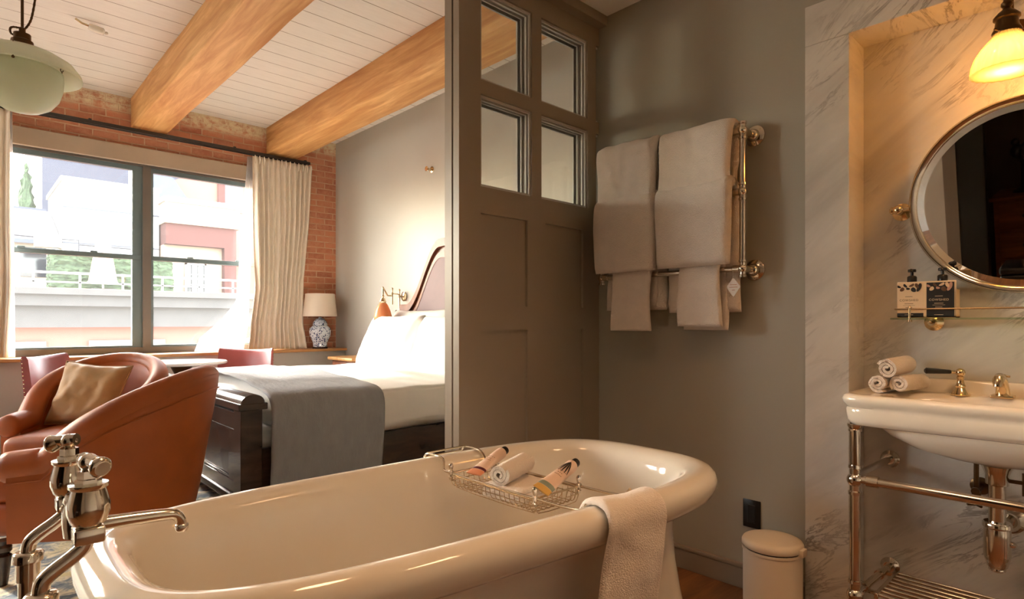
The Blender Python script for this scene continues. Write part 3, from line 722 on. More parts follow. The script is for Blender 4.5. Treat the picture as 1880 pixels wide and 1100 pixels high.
# ================================================================ armchairs (local front = -x)
def armchair():
    R = root('armchair', (0, 0, 0))
    U = []
    for i in range(9): U.append((-.272 + .272 * i / 8, -.292))
    for i in range(1, 24): t = -PI / 2 + PI * i / 24; U.append((.0 + .268 * math.cos(t), .292 * math.sin(t)))
    for i in range(9): U.append((.0 - .272 * i / 8, .292))
    n = len(U); x_back = .268
    def ht(x):
        if x < -.13: return .535 + .02 * (x + .335) / .205
        t = (x + .13) / .398; return .555 + .33 * min(1, t) ** .88
    rings, rail, welt = [], [], []
    for i, (x, y) in enumerate(U):
        a = U[max(i - 1, 0)]; b = U[min(i + 1, n - 1)]
        T = Vector((b[0] - a[0], b[1] - a[1], 0)).normalized(); Nn = Vector((T.y, -T.x, 0))
        z = ht(x); ln = .115 * max(0, (z - .555) / .33)
        P = Vector((x, y, 0))
        def at(nn, zz):
            k = max(0, (zz - .19) / max(.1, z - .19)); return P + Nn * (nn + ln * k) + Vector((0, 0, zz))
        rings.append([at(.050, .19), at(.055, .32), at(.056, z - .10), at(.050, z - .03), at(0, z), at(-.046, z - .03), at(-.056, z - .10), at(-.05, .42), at(-.036, .21)])
        rail.append((at(.0, z - .042), .066 - .014 * max(0, (z - .555) / .33)))
        welt.append(at(.062, z - .102))
    obj('barrel_back', MB().loft(rings), 'leather', R, 60)
    pts = [p for p, q in rail]; rr = [q for p, q in rail]
    f0 = pts[0] + Vector((-.03, 0, -.003)); f1 = pts[-1] + Vector((-.03, 0, -.003))
    tb = MB().tube([f0 + Vector((-.016, 0, 0)), f0 + Vector((-.008, 0, 0)), f0] + pts + [f1, f1 + Vector((-.008, 0, 0)), f1 + Vector((-.016, 0, 0))], [rr[0] * .62, rr[0] * .85, rr[0] * .97] + rr + [rr[-1] * .97, rr[-1] * .85, rr[-1] * .62], 18)
    obj('rolled_rim', tb, 'leather', R, 60)
    obj('piping', MB().tube(welt, .0032, 6), 'leather', R)
    obj('seat_base', MB().box(-.40, .22, -.262, .262, .19, .33, .03, 3), 'leather', R)
    sc = MB().box(-.42, .22, -.245, .245, .32, .445, .045, 4); bmesh.ops.subdivide_edges(sc.bm, edges=[e for e in sc.bm.edges if e.calc_length() > .2], cuts=10, use_grid_fill=True)
    for v in sc.bm.verts:
        if v.co.z > .40: v.co.z += .03 * max(0, 1 - (v.co.y / .26) ** 2) * max(0, 1 - ((v.co.x + .08) / .36) ** 2)
    obj('seat_cushion', sc, 'leather', R, 60)
    for x, y in ((-.32, -.285), (-.32, .285), (.25, -.16), (.25, .16)):
        obj('leg', MB().lathe([(0, 0), (.017, 0), (.02, .02), (.027, .085), (.031, .125), (.022, .133), (.032, .145), (.032, .162), (.024, .172), (.03, .19), (0, .19)], (x, y, 0), n=18), 'dark_wood', R)
    return R
ch = armchair(); ch.location = (.557, 3.33, .012); ch.rotation_euler = (0, 0, math.radians(-33))
tag(ch, 'tan orange barrel armchair nearest the bathtub, seen from its side and back', 'armchair', 'tan armchairs')
c2 = copy_tree(ch); c2.location = (.62, 4.55, .012); c2.rotation_euler = (0, 0, math.radians(50))
tag(c2, 'tan orange barrel armchair farther in, with a gold cushion on its seat', 'armchair', 'tan armchairs')
def seat_pillow(c, s, t, nrm, xd, mat, seed, label, wr=.014):
    z = Vector(nrm).normalized(); x = Vector(xd); x = (x - z * x.dot(z)).normalized(); y = z.cross(x)
    M = Matrix(((x.x, y.x, z.x, c[0]), (x.y, y.y, z.y, c[1]), (x.z, y.z, z.z, c[2]), (0, 0, 0, 1)))
    r_ = root('cushion', c, label, 'cushion')
    obj('cover', pillow_mb(s, s, t, M, seed, wr, pinch=.09), mat, r_, 180)
    h = s / 2; ring = []
    for a, b in (((-h, -h), (h, -h)), ((h, -h), (h, h)), ((h, h), (-h, h)), ((-h, h), (-h, -h))):
        for k in range(12):
            u = a[0] + (b[0] - a[0]) * k / 12; v = a[1] + (b[1] - a[1]) * k / 12
            sx = 1 - .09 * (1 - abs(v / h) ** 1.5); sy = 1 - .09 * (1 - abs(u / h) ** 1.5)
            ring.append(M @ Vector((u * sx, v * sy, 0)))
    obj('piping', MB().tube(ring, .005, 6, True), mat, r_)
seat_pillow((.605, 4.585, .655), .42, .15, (-.60, -.74, .40), (.78, -.62, -.10), 'velvet', 4, 'gold beige velvet cushion leaning in the farther armchair', .02)
seat_pillow((.70, 3.24, .64), .36, .12, (-.84, .55, .35), (.55, .84, 0), 'striped', 6, 'grey cushion just showing over the near armchair rim')
# drum side table
L = (.625, 3.875, .012)
r = root('side_table', L, 'small round side table with dark glass top between the armchairs', 'side table')
obj('pedestal', MB().lathe([(0, 0), (.09, 0), (.09, .012), (.02, .03), (.014, .3), (.02, .56), (.05, .575), (0, .575)], L, n=28), 'bronze', r)
obj('tray_top', MB().lathe([(0, .575), (.118, .575), (.121, .588), (.121, .603), (.115, .606), (.113, .594), (0, .594)], L, n=36), 'smoke', r)

# ================================================================ round table and burgundy chairs
L = (1.51, 6.10, 0)
r = root('round_table', L, 'round pale stone topped table in front of the window', 'table')
obj('tabletop', MB().lathe([(0, .725), (.375, .725), (.388, .735), (.388, .745), (.38, .752), (0, .752)], L, n=64), 'tabletop', r)
obj('pedestal', MB().lathe([(0, .03), (.09, .03), (.05, .06), (.035, .12), (.03, .4), (.04, .6), (.09, .70), (.12, .725), (0, .725)], L), 'bronze', r)
obj('base', MB().lathe([(0, 0), (.24, 0), (.24, .015), (.1, .03), (0, .03)], L, n=40), 'bronze', r)
def side_chair():
    R = root('dining_chair', (0, 0, 0))     # faces +x
    rings = []; edge = []
    for i in range(17):
        y = -.27 + .54 * i / 16; q = (y / .27) ** 2; x = -.24 + .07 * q
        zt = .855 - .018 * (1 - q)
        rings.append([(x - .035, y, .40), (x - .05, y, .62), (x - .068, y, zt - .02), (x - .055, y, zt), (x - .03, y, zt - .003), (x - .015, y, zt - .03), (x + .01, y, .62), (x + .03, y, .40)])
    obj('backrest', MB().loft(rings), 'burgundy', R, 60)
    obj('seat', MB().box(-.25, .25, -.25, .25, .38, .48, .03, 3), 'burgundy', R)
    for s in (0, 16):
        nl = MB(); rg = rings[s]
        for i in range(13):
            t = i / 12; nl.sphere((rg[2][0] + .012 + (1 - t) * .03, rg[0][1] + (.003 if s else -.003), .45 + .38 * t), .006, n=8)
        obj('nail_trim', nl, 'brass', R)
    for x in (-.21, .21):
        for y in (-.21, .21): obj('leg', MB().lathe([(0, 0), (.014, 0), (.022, .38), (0, .38)], (x, y, 0), n=14), 'dark_wood', R)
    return R
s1 = side_chair(); s1.location = (.69, 5.95, 0); s1.rotation_euler = (0, 0, math.radians(-34))
tag(s1, 'burgundy leather low back chair at the left of the round table', 'chair', 'burgundy chairs at the round table')
s2 = copy_tree(s1); s2.location = (1.965, 6.02, 0); s2.rotation_euler = (0, 0, math.radians(225))
tag(s2, 'burgundy leather low back chair between the round table and the curtain', 'chair', 'burgundy chairs at the round table')
# ================================================================ bathtub
TC = (.998, 1.222); TA, TB, TN = .840, .437, 3.4
TZ = .67
def tring(inset, z, n=112, ex=None):
    a, b = TA - inset, TB - inset; e = ex or TN; out = []
    for k in range(n):
        t = 2 * PI * k / n; c, s = math.cos(t), math.sin(t)
        ee = e + (.6 if c < 0 else 0)
        x = TC[0] + a * math.copysign(abs(c) ** (2 / ee), c); y = b * math.copysign(abs(s) ** (2 / ee), s)
        q = (x - .2) / 1.5                                   # the plan narrows towards the tap end
        out.append((x, 1.322 - .107 * q + y * (.820 + .138 * q), z))
    return out
tub = root('bathtub', (TC[0], TC[1], 0), 'freestanding glossy white bathtub with a rolled rim', 'bathtub')
prof = [(.06, 0), (.052, .012), (.052, .05), (.06, .09), (.078, .17), (.098, .28), (.112, .38), (.118, .46), (.115, .51), (.106, .535), (.090, .556), (.060, .568), (.030, .576), (.010, .592), (.001, .614), (.0, .632), (.006, .650), (.020, .664), (.040, .670), (.062, .668), (.084, .658), (.098, .640), (.107, .60), (.117, .52), (.128, .42), (.150, .30), (.185, .19), (.24, .13), (.32, .105)]
tb = MB().loft([tring(i, z, ex=TN - .4 * max(0, (i - .1)) * 4) for i, z in prof])
obj('shell', tb, 'porcelain', tub, 80)
obj('drain', MB().lathe([(0, 0), (.032, 0), (.03, .004), (0, .005)], (.6, TC[1], .106)), 'nickel', tub)

# ================================================================ floor standing bath taps
tp = root('bath_tap', (.1, 1.13, 0), 'polished nickel floor standing bath taps with a spout over the tub end', 'tap')
XV, XP = .136, .082
valves = []
for y in (1.036, 1.238):
    st = MB().lathe([(0, 0), (.05, 0), (.05, .008), (.03, .018), (.022, .03), (.0, .03)], (XP, y, 0)).cyl((XP, y, .02), (XP, y, .728), .0135, 20)
    st.lathe([(.0, .70), (.0165, .70), (.0165, .728), (.0205, .730), (.0205, .742), (.017, .746), (.0, .746)], (XP, y, 0), n=26)
    pth = smooth_path([(XP, y, .735), (XP, y, .752), (XP + .004, y, .765), (XP + .046, y, .792), (XV - .002, y, .805), (XV, y, .82)], 3)
    st.tube(pth, .0105, 18)
    obj('standpipe', st, 'nickel', tp, 60)
    b = MB().box(XV - .0185, XV + .0185, y - .0185, y + .0185, .803, .826, .003, 2)
    b.lathe([(0, .824), (.014, .824), (.022, .832), (.0265, .846), (.0265, .858), (.023, .872), (.021, .879), (.0245, .882), (.0245, .887), (.012, .888), (.0, .888)], (XV, y, 0), n=32)
    valve = obj('valve_body', b, 'nickel', tp, 50)
    obj('bonnet', MB().lathe([(0, .886), (.0165, .886), (.0165, .894), (.0135, .895), (.0135, .906), (.009, .908), (.006, .911), (.006, .920), (0, .920)], (XV, y, 0), n=6), 'nickel', valve, 30)
    hx, hy = (.36, -.93) if y < 1.1 else (-.75, .66)
    hm = MB().sphere((XV, y, .918), .0130, (1, 1, .95)).tube([(XV - .012 * hx, y - .012 * hy, .921), (XV + .02 * hx, y + .02 * hy, .918)], [.010, .0095], 16)
    hm.tube([(XV + .016 * hx, y + .016 * hy, .9165), (XV + .026 * hx, y + .026 * hy, .914), (XV + .030 * hx, y + .030 * hy, .913), (XV + .034 * hx, y + .034 * hy, .912)], [.0095, .0145, .0150, .0125], 24)
    h = obj('handle', hm, 'nickel', tp, 60)
    obj('index_cap', MB().tube([(XV + .0335 * hx, y + .0335 * hy, .912), (XV + .0352 * hx, y + .0352 * hy, .9116)], [.0108, .0100], 24), 'pillow_shaded', h)
br = MB().cyl((XV, 1.036, .814), (XV, 1.238, .814), .0115, 18)
br.lathe([(.0, .785), (.019, .785), (.021, .80), (.021, .825), (.017, .835), (.02, .84), (.016, .852), (0, .856)], (XV, 1.137, 0), n=28)
obj('bridge', br, 'nickel', tp, 50)
sp = smooth_path([(XV + .005, 1.137, .797), (XV + .05, 1.137, .796), (XV + .12, 1.137, .791), (XV + .137, 1.137, .788), (XV + .145, 1.137, .776), (XV + .146, 1.137, .765)], 3)
m = len(sp)
spm = MB().tube(sp, [.0125 - .0045 * min(1, i / (m * .8)) for i in range(m)], 18).lathe([(0, .757), (.0085, .757), (.0105, .761), (.0105, .768), (.008, .770), (0, .770)], (XV + .146, 1.137, 0), n=20)
obj('spout', spm, 'nickel', tp, 60)

# ================================================================ bath caddy
cd = root('bath_caddy', (1.225, 1.3, .6), 'wire bath caddy bridging the tub rim, holding tubes and washcloths', 'bath caddy')
xa, xb, zr_ = 1.135, 1.318, .640
for x, s in ((xa, -1), (xb, 1)):
    sx = 1.155 if s < 0 else 1.318
    p = smooth_path([(sx - .004, 1.658, .660), (sx, 1.650, .674), (sx, 1.575, .677), (sx - .002, 1.548, .670), (x + .004, 1.533, zr_ + .004), (x, 1.512, zr_), (x, 1.2, zr_), (x, .958, zr_ + .002), (x, .945, zr_ + .018), (x - .006, .930, .671)], 1)
    obj('support_rod', MB().tube(p, .0036, 8), 'wire', cd)
obj('hook_bar', MB().tube([(1.151, 1.658, .660), (1.314, 1.658, .660)], .0034, 8).tube([(1.155, 1.645, .676), (1.318, 1.645, .676)], .0034, 8), 'wire', cd)
wb = MB(); y0, y1 = 1.115, 1.487; zb = .595
for x in (xa, xb):
    wb.tube([(x, y0, zr_ - .006), (x, y1, zr_ - .006)], .0022, 6)
for y in (y0, y1): wb.tube([(xa, y, zr_), (xb, y, zr_)], .0032, 8)
wb.tube([(xa, y0, .618), (xb, y0, .618), (xb, y1, .618), (xa, y1, .618)], .0016, 6, True)
for i in range(19):
    y = y0 + (y1 - y0) * i / 18; wb.tube(smooth_path([(xa, y, zr_ - .004), (xa + .004, y, zb + .012), (xa + .018, y, zb), (xb - .018, y, zb), (xb - .004, y, zb + .012), (xb, y, zr_ - .004)], 1), .0014, 5)
for i in range(9):
    x = xa + .012 + (xb - xa - .024) * i / 8; wb.tube(smooth_path([(x, y0, zr_), (x, y0 + .004, zb + .012), (x, y0 + .018, zb - .002), (x, y1 - .018, zb - .002), (x, y1 - .004, zb + .012), (x, y1, zr_)], 1), .0014, 5)
obj('wire_basket', wb, 'wire', cd)
for x in (xa, xb):
    for y in (y0, y1):
        obj('finial', MB().lathe([(0, -.022), (.006, -.02), (.008, -.012), (.004, -.008), (.009, -.002), (.009, .006), (.004, .010), (.006, .014), (.0085, .022), (.006, .030), (0, .033)], (x, y, zr_), n=16), 'nickel', cd)
# tubes
def tube_thing(a, b, up, bands, cap, label, art):
    a, b = Vector(a), Vector(b); r_ = root('lotion_tube', a, label, 'tube', 'lotion tubes in the caddy')
    d = (b - a).normalized(); Lh = (b - a).length; wv = d.cross(Vector(up)).normalized(); n_ = wv.cross(d)
    def sec(t, k=1.0):
        rr = .019; fl = t / .72 if t < .72 else 1; h = .0022 + (rr - .0022) * fl ** .7; w_ = .0255 - (.0255 - rr) * fl
        return [a + d * (Lh * t) + wv * (w_ * k * math.cos(q)) + n_ * (h * k * math.sin(q)) for q in [2 * PI * i / 28 for i in range(28)]]
    def seg(t0, t1, k=1.0): return MB().loft([sec(t0 + (t1 - t0) * i / 10, k) for i in range(11)])
    body = obj('body', seg(0, .86), 'tube', r_, 60)
    for (t0, t1, mt) in bands: obj('band', seg(t0, t1, 1.012), mt, body, 60)
    c0 = a + d * (Lh * .86)
    obj('shoulder', MB().tube([c0, c0 + d * .004, c0 + d * .008], [.019, .018, .015], 24), 'tube', r_)
    obj('cap', MB().tube([c0 + d * .006, c0 + d * .008, c0 + d * (Lh * .14), c0 + d * (Lh * .14 + .001)], [.0135, .0145, .0138, .012], 24), cap, r_)
    if art:
        am = MB()
        for q in range(5):
            th = -1.0 + .5 * q
            pts = []
            for i in range(9):
                t = .80 - .30 * (i / 8) * (1 - .1 * abs(th)); ang = PI / 2 + .1 + th * (i / 8) ** .8 * 1.0
                pts.append((t, ang, .11 * math.sin(PI * (i + .3) / 9)))
            for sgn in (1,):
                L1, L2 = [], []
                for t, an, wd in pts:
                    rr = .0195; fl = t / .72 if t < .72 else 1; h = .0022 + (rr - .0022) * fl ** .7 + .0006; w_ = .0255 - (.0255 - rr) * fl + .0006
                    for LL, aa in ((L1, an - wd), (L2, an + wd)): LL.append(a + d * (Lh * t) + wv * (w_ * math.cos(aa)) + n_ * (h * math.sin(aa)))
                am.loft([[p, q_] for p, q_ in zip(L1, L2)], closed=False)
        obj('leaf_print', am, 'ink', body)
    lt = MB()
    for k, (t, wd) in enumerate(((.42, .010), (.47, .006), (.53, .013))):
        rr = .0195; fl = t / .72; h = .0022 + (rr - .0022) * fl ** .7 + .0009
        for s in range(5 if wd > .008 else 3):
            off = (-wd + 2 * wd * s / (4 if wd > .008 else 2))
            p = a + d * (Lh * t) + wv * off + n_ * (h * math.sqrt(max(0, 1 - (off / .0225) ** 2)) + .0002)
            lt.tube([p - wv * .0014, p + wv * .0014], .0007, 5)
    obj('print', lt, 'inkbrown', body)
tube_thing((1.150, 1.395, .652), (1.345, 1.462, .686), (-.3, -.2, 1), ((0, .12, 'peach'), (.13, .19, 'plum')), 'black', 'cream lotion tube with plum band lying at the far end of the caddy', False)
tube_thing((1.160, 1.118, .657), (1.372, 1.172, .690), (-.6, -.75, 1), ((0, .10, 'yellow'), (.105, .19, 'teal')), 'black', 'cream lotion tube with mustard band and black leaf print in the caddy', True)
# folded and rolled washcloths
def folded(c, sx, sy, h, layers, rz, seed):
    mb = MB()
    for k in range(layers):
        t = h / layers; b = MB().box(-sx / 2, sx / 2, -sy / 2, sy / 2, k * t, (k + 1) * t * .995, t * .42, 3)
        bmesh.ops.subdivide_edges(b.bm, edges=[e for e in b.bm.edges if e.calc_length() > .03], cuts=8, use_grid_fill=True)
        b.wob(.0025, 40, seed + k)
        me = bpy.data.meshes.new('t'); b.bm.to_mesh(me); mb.bm.from_mesh(me); bpy.data.meshes.remove(me); b.bm.free()
    return mb.xf(Matrix.Translation(c) @ Matrix.Rotation(rz, 4, 'Z'))
def roll_mb(c, axis, r, Ln, turns=2.6, seed=0, t=None):
    t = t or r / (turns + .6) * .92; A = Vector(axis).normalized(); u = A.orthogonal().normalized(); 
    u = (Vector((0, 0, 1)) - A * A.z).normalized(); v = A.cross(u); c = Vector(c); n = 90
    outer, inner = [], []
    for i in range(n + 1):
        q = i / n; rad = r - (r - t * .9) * q; an = 2 * PI * turns * q + seed
        for LL, dd in ((outer, 0), (inner, -t * .82)): LL.append((max(.001, rad + dd) * math.cos(an), max(.001, rad + dd) * math.sin(an)))
    poly = outer + inner[::-1]; rings = []
    for k in range(13):
        s = -Ln / 2 + Ln * k / 12; q = []
        for (a, b) in poly:
            p = c + A * s + u * a + v * b
            nz = noise.noise(p * 45 + Vector((seed, 0, 0))) * .0025
            q.append(p + (u * a + v * b).normalized() * nz + A * noise.noise(Vector((a * 60, b * 60, seed))) * .004 * (1 if k in (0, 12) else 0))
        rings.append(q)
    mb = MB().loft(rings, cap0=False, cap1=False)
    no = len(outer)
    for R, flip in ((0, 0), (12, 1)):
        vs_ = []
    mb.bm.verts.ensure_lookup_table(); N2 = len(poly)
    for base, fl in ((0, 1), (12 * N2, 0)):
        for i in range(no - 1):
            f = [mb.bm.verts[base + i], mb.bm.verts[base + i + 1], mb.bm.verts[base + N2 - 2 - i], mb.bm.verts[base + N2 - 1 - i]]
            mb._f(f[::-1] if fl else f)
    return mb
tag(obj('washcloth', folded((1.228, 1.275, .600), .160, .15, .040, 3, .12, 2), 'terry', None, 60), 'white washcloth folded flat in the bottom of the caddy', 'washcloth', 'white washcloths in the caddy')
tag(obj('washcloth', roll_mb((1.225, 1.300, .676), (.95, .30, .05), .036, .16, 2.3, 1), 'terry', None, 60), 'white washcloth rolled up on top of the folded one in the caddy', 'washcloth', 'white washcloths in the caddy')
# towel over the tub rim
pth = [(0, .902, .560), (0, .897, .600), (0, .889, .640), (0, .874, .665), (0, .850, .679), (0, .825, .683), (0, .800, .677), (0, .780, .660), (0, .771, .632), (0, .771, .60), (0, .775, .52), (0, .778, .40), (0, .776, .28), (0, .778, .16)]
pth = [(a, b + .262, c) for a, b, c in pth]
tw = strip(pth, (1, -.17, 0), 1.100, 1.300, .018, 60, 24, .010, 7, 5, edge=lambda t, s: .05 * max(0, 1 - t / .62) ** .8 + (-.012 * t if s == 0 else -.006 * t) + .005 * math.sin(t * 9 + s))
tag(obj('bath_towel', tw, 'terry', None, 180), 'white towel draped over the near rim of the bathtub', 'towel')

# ================================================================ heated towel rail
XR = TW - .11
rl = root('towel_rail', (XR, 1.44, 1.33), 'polished nickel wall towel rail loaded with white towels', 'towel rail')
for y in (1.085, 1.797):
    ps = MB().cyl((XR, y, 1.325), (XR, y, 1.90), .0125, 18)
    for z in (1.335, 1.645, 1.892):
        ps.sphere((XR, y, z), .0195).lathe([(0, -.035), (.016, -.035), (.0165, -.027), (.013, -.024), (.013, .024), (.0165, .027), (.016, .035), (0, .035)], (XR, y, z), n=20)
        ps.lathe([(0, 0), (.0155, 0), (.0155, .038), (.012, .042), (0, .042)], (XR, y, z), (0, 1 if y < 1.3 else -1, 0), n=18)
    obj('upright', ps, 'nickel', rl)
for z in (1.892, 1.645, 1.335): obj('crossbar', MB().cyl((XR, 1.085, z), (XR, 1.797, z), .0115, 18), 'nickel', rl)
for y in (1.085, 1.797):
    for z in (1.892, 1.335):
        k = MB().cyl((XR, y, z), (TW, y, z), .0145, 18).lathe([(0, 0), (.043, 0), (.043, .006), (.036, .012), (.026, .016), (.022, .03), (.018, .034), (0, .034)], (TW, y, z), (-1, 0, 0), n=32)
        for q in range(3): a = .4 + q * 2.094; k.sphere((TW - .011, y + .034 * math.cos(a), z + .034 * math.sin(a)), .004, n=8)
        obj('wall_bracket', k, 'nickel', rl)
def rail_towel(y0, y1, zt, zf, zb, xf, xk, th, seed, label, grp, wob=.008):
    p = [(xf, 0, zf), (xf - .003, 0, (zf + zt) / 2), (xf, 0, zt - .035), ((xf * 2 + XR) / 3, 0, zt - .006), (XR, 0, zt), ((xk * 2 + XR) / 3, 0, zt - .006), (xk, 0, zt - .035), (xk, 0, (zb + zt) / 2), (xk, 0, zb)]
    mb = strip(p, (0, 1, 0), y0, y1, th, 70, 30, wob, 9, seed, edge=lambda t, s: .007 * math.sin(t * 7 + seed + s * 2))
    tag(obj('bath_towel', mb, 'terry', None, 180), label, 'towel', grp)
G = 'towels on the wall rail'
rail_towel(1.112, 1.452, 1.936, 1.672, 1.70, XR - .040, XR + .036, .042, 1, 'folded white towel on the top bar of the wall rail, nearer the marble', G, .009)
rail_towel(1.464, 1.790, 1.936, 1.668, 1.70, XR - .040, XR + .036, .044, 2, 'folded white towel on the top bar of the wall rail, nearer the partition', G, .016)
rail_towel(1.110, 1.452, 1.692, 1.352, 1.16, XR - .058, XR + .040, .052, 3, 'folded white towel on the middle bar of the wall rail, nearer the marble', G)
rail_towel(1.460, 1.790, 1.692, 1.350, 1.175, XR - .058, XR + .040, .052, 4, 'folded white towel on the middle bar of the wall rail, nearer the partition', G)
rail_towel(1.160, 1.355, 1.372, 1.100, 1.085, XR - .034, XR + .002 + .018, .026, 5, 'white hand towel on the bottom bar of the wall rail, beside the paper tag', G)
rail_towel(1.492, 1.712, 1.372, 1.078, 1.19, XR - .034, XR + .002 + .018, .026, 6, 'white hand towel on the bottom bar of the wall rail, at the partition end', G)
r = root('hang_tag', (XR - .02, 1.112, 1.25), 'white diamond paper tag hanging from the towel rail end', 'tag')
cx, cy, cz = XR - .022, 1.113, 1.262
def tg(h): return lambda a, b: (cx + h + .004 * a, cy + a * .9, cz + b)
cardM = MB().prism([(0, .036), (-.033, 0), (0, -.042), (.033, 0)], tg(0), tg(.001)); obj('card', cardM, 'linen', r, 0)
lm = MB()
for k, (b, wd) in enumerate(((.008, .014), (-.002, .017), (-.014, .006))): lm.box(cx - .0012, cx - .0002, cy - wd, cy + wd, cz + b - .0012, cz + b + .0012)
obj('print', lm, 'inkpink', r, 0)
obj('string', MB().tube(smooth_path([(cx, cy, cz + .032), (XR - .016, cy + .006, 1.315), (XR, cy + .006, 1.3485), (XR + .014, cy + .004, 1.33), (cx + .002, cy - .004, cz + .033)], 2), .0009, 5), 'linen', r)

# ================================================================ outlet and pedal bin
r = root('wall_outlet', (TW, 1.096, .32), 'black wall outlet plate low on the grey wall above the bin', 'outlet')
obj('plate', MB().box(2.401, TW, 1.059, 1.133, .262, .378, .003, 2), 'black', r)
obj('socket', MB().box(2.398, 2.402, 1.079, 1.113, .283, .357, .0015, 1), 'blackmatte', r)
L = (2.262, .951, 0)
r = root('pedal_bin', L, 'cream enamel pedal bin with domed lid beside the marble pier', 'bin')
obj('body', MB().lathe([(0, 0), (.106, 0), (.108, .006), (.105, .012), (.105, .248), (.1085, .250), (.1085, .257), (.1, .258), (0, .258)], L, n=56), 'binpaint', r)
obj('lid', MB().lathe([(.0, .2635), (.1065, .2635), (.1095, .267), (.1095, .281), (.104, .290), (.09, .295), (.05, .297), (0, .2975)], L, n=56), 'binpaint', r, 50)
obj('gap_shade_ring', MB().lathe([(0, .257), (.101, .257), (.101, .264), (0, .264)], L, n=48), 'gap_shade', r)  # dark ring painted in as the shade of the lid gap
obj('hinge', MB().box(2.262 - .02, 2.262 + .02, .951 - .120, .951 - .102, .255, .282, .003), 'binpaint', r)
obj('pedal', MB().box(2.262 - .155, 2.262 - .09, .951 - .012, .951 + .012, .012, .02, .003), 'black', r)

# ================================================================ console basin
SY = .298
bs = root('washbasin', (2.37, SY, 0), 'white china console basin on polished nickel legs in the marble niche', 'washbasin')
def sring(x0, x1, hw, z, ex=9, n=96):
    cx_ = (x0 + x1) / 2; a = (x1 - x0) / 2; out = []
    for k in range(n):
        t = 2 * PI * k / n; c, s = math.cos(t), math.sin(t)
        out.append((cx_ + a * math.copysign(abs(c) ** (2 / ex), c), SY + hw * math.copysign(abs(s) ** (2 / ex), s), z))
    return out
XF, XBk = 2.172, 2.573
def oring(i, z): return sring(XF + i, XBk, .392 - i, z)
rings = [oring(.10, .770), oring(.030, .770), oring(.014, .775), oring(.006, .79), oring(.003, .826), oring(.006, .832), oring(.001, .840), oring(-.005, .850), oring(-.006, .862), oring(-.002, .872), oring(.010, .877), oring(.025, .874), oring(.034, .871)]
rings += [sring(2.225, 2.50, .31, .870, 5), sring(2.235, 2.475, .275, .866, 2.6), sring(2.245, 2.465, .262, .850, 2.4), sring(2.26, 2.455, .24, .80, 2.3), sring(2.29, 2.435, .19, .745, 2.2), sring(2.34, 2.40, .06, .715, 2)]
obj('basin', MB().loft(rings), 'china', bs, 60)
bo = MB().loft([sring(2.205, 2.53, .335, .790, 3), sring(2.205, 2.525, .325, .770, 2.8), sring(2.225, 2.51, .29, .735, 2.5), sring(2.265, 2.48, .22, .698, 2.3), sring(2.32, 2.44, .12, .674, 2), sring(2.35, 2.41, .05, .668, 2)])
obj('bowl_underside', bo, 'china', bs, 80)
sp_ = []
for z, i, f in ((.865, 0, 2.528), (.895, .004, 2.532), (.912, .010, 2.538), (.916, .016, 2.546)): 
    sp_.append([(f, SY - .392 + i + .006, z), (f + .004, SY - .392 + i, z), (2.573, SY - .392 + i, z), (2.573, SY + .392 - i, z), (f + .004, SY + .392 - i, z), (f, SY + .392 - i - .006, z)])
obj('upstand', MB().loft(sp_), 'china', bs, 40)
# stand
XL = 2.212
for y in (.652, -.056):
    lg = MB().cyl((XL, y, 0), (XL, y, .775), .0165, 22)
    for z in (.585, .195): lg.sphere((XL, y, z), .026).lathe([(0, -.05), (.0205, -.05), (.021, -.04), (.017, -.036), (.017, .036), (.021, .04), (.0205, .05), (0, .05)], (XL, y, z), n=24)
    lg.lathe([(0, 0), (.03, 0), (.03, .008), (.02, .015), (0, .015)], (XL, y, 0)).lathe([(0, .75), (.021, .75), (.021, .756), (.019, .758), (.024, .768), (.024, .775), (0, .775)], (XL, y, 0))
    obj('leg', lg, 'nickel', bs)
    for z in (.600, .195):
        sr = MB().cyl((XL, y, z), (2.575, y - (.014 if y > 0 else -.014), z), .0125, 18).lathe([(0, 0), (.032, 0), (.032, .006), (.022, .014), (.018, .02), (0, .02)], (2.575, y - (.014 if y > 0 else -.014), z), (-1, 0, 0))
        if z < .3: sr.lathe([(0, -.012), (.0165, -.012), (.0165, .012), (0, .012)], (2.46, y - .009, z), (1, 0, 0), n=20).lathe([(0, -.012), (.0165, -.012), (.0165, .012), (0, .012)], (2.30, y - .003, z), (1, 0, 0), n=20)
        obj('side_rail', sr, 'nickel', bs)
obj('front_rail', MB().cyl((XL, .652, .588), (XL, -.056, .588), .0145, 20).lathe([(0, -.018), (.019, -.018), (.0195, .016), (.016, .018), (0, .018)], (XL, .60, .588), (0, 1, 0), n=22), 'nickel', bs)
rk = MB().box(2.27, 2.545, .600, .612, .176, .196, .002, 1).box(2.27, 2.545, -.020, -.008, .176, .196, .002, 1)
for i in range(8): x = 2.285 + .035 * i; rk.cyl((x, .606, .188), (x, -.014, .188), .0055, 12)
for x in (2.30, 2.51): rk.box(x - .006, x + .006, .606, .640, .180, .192).box(x - .006, x + .006, -.046, -.014, .180, .192)
obj('slatted_shelf', rk, 'nickel', bs)
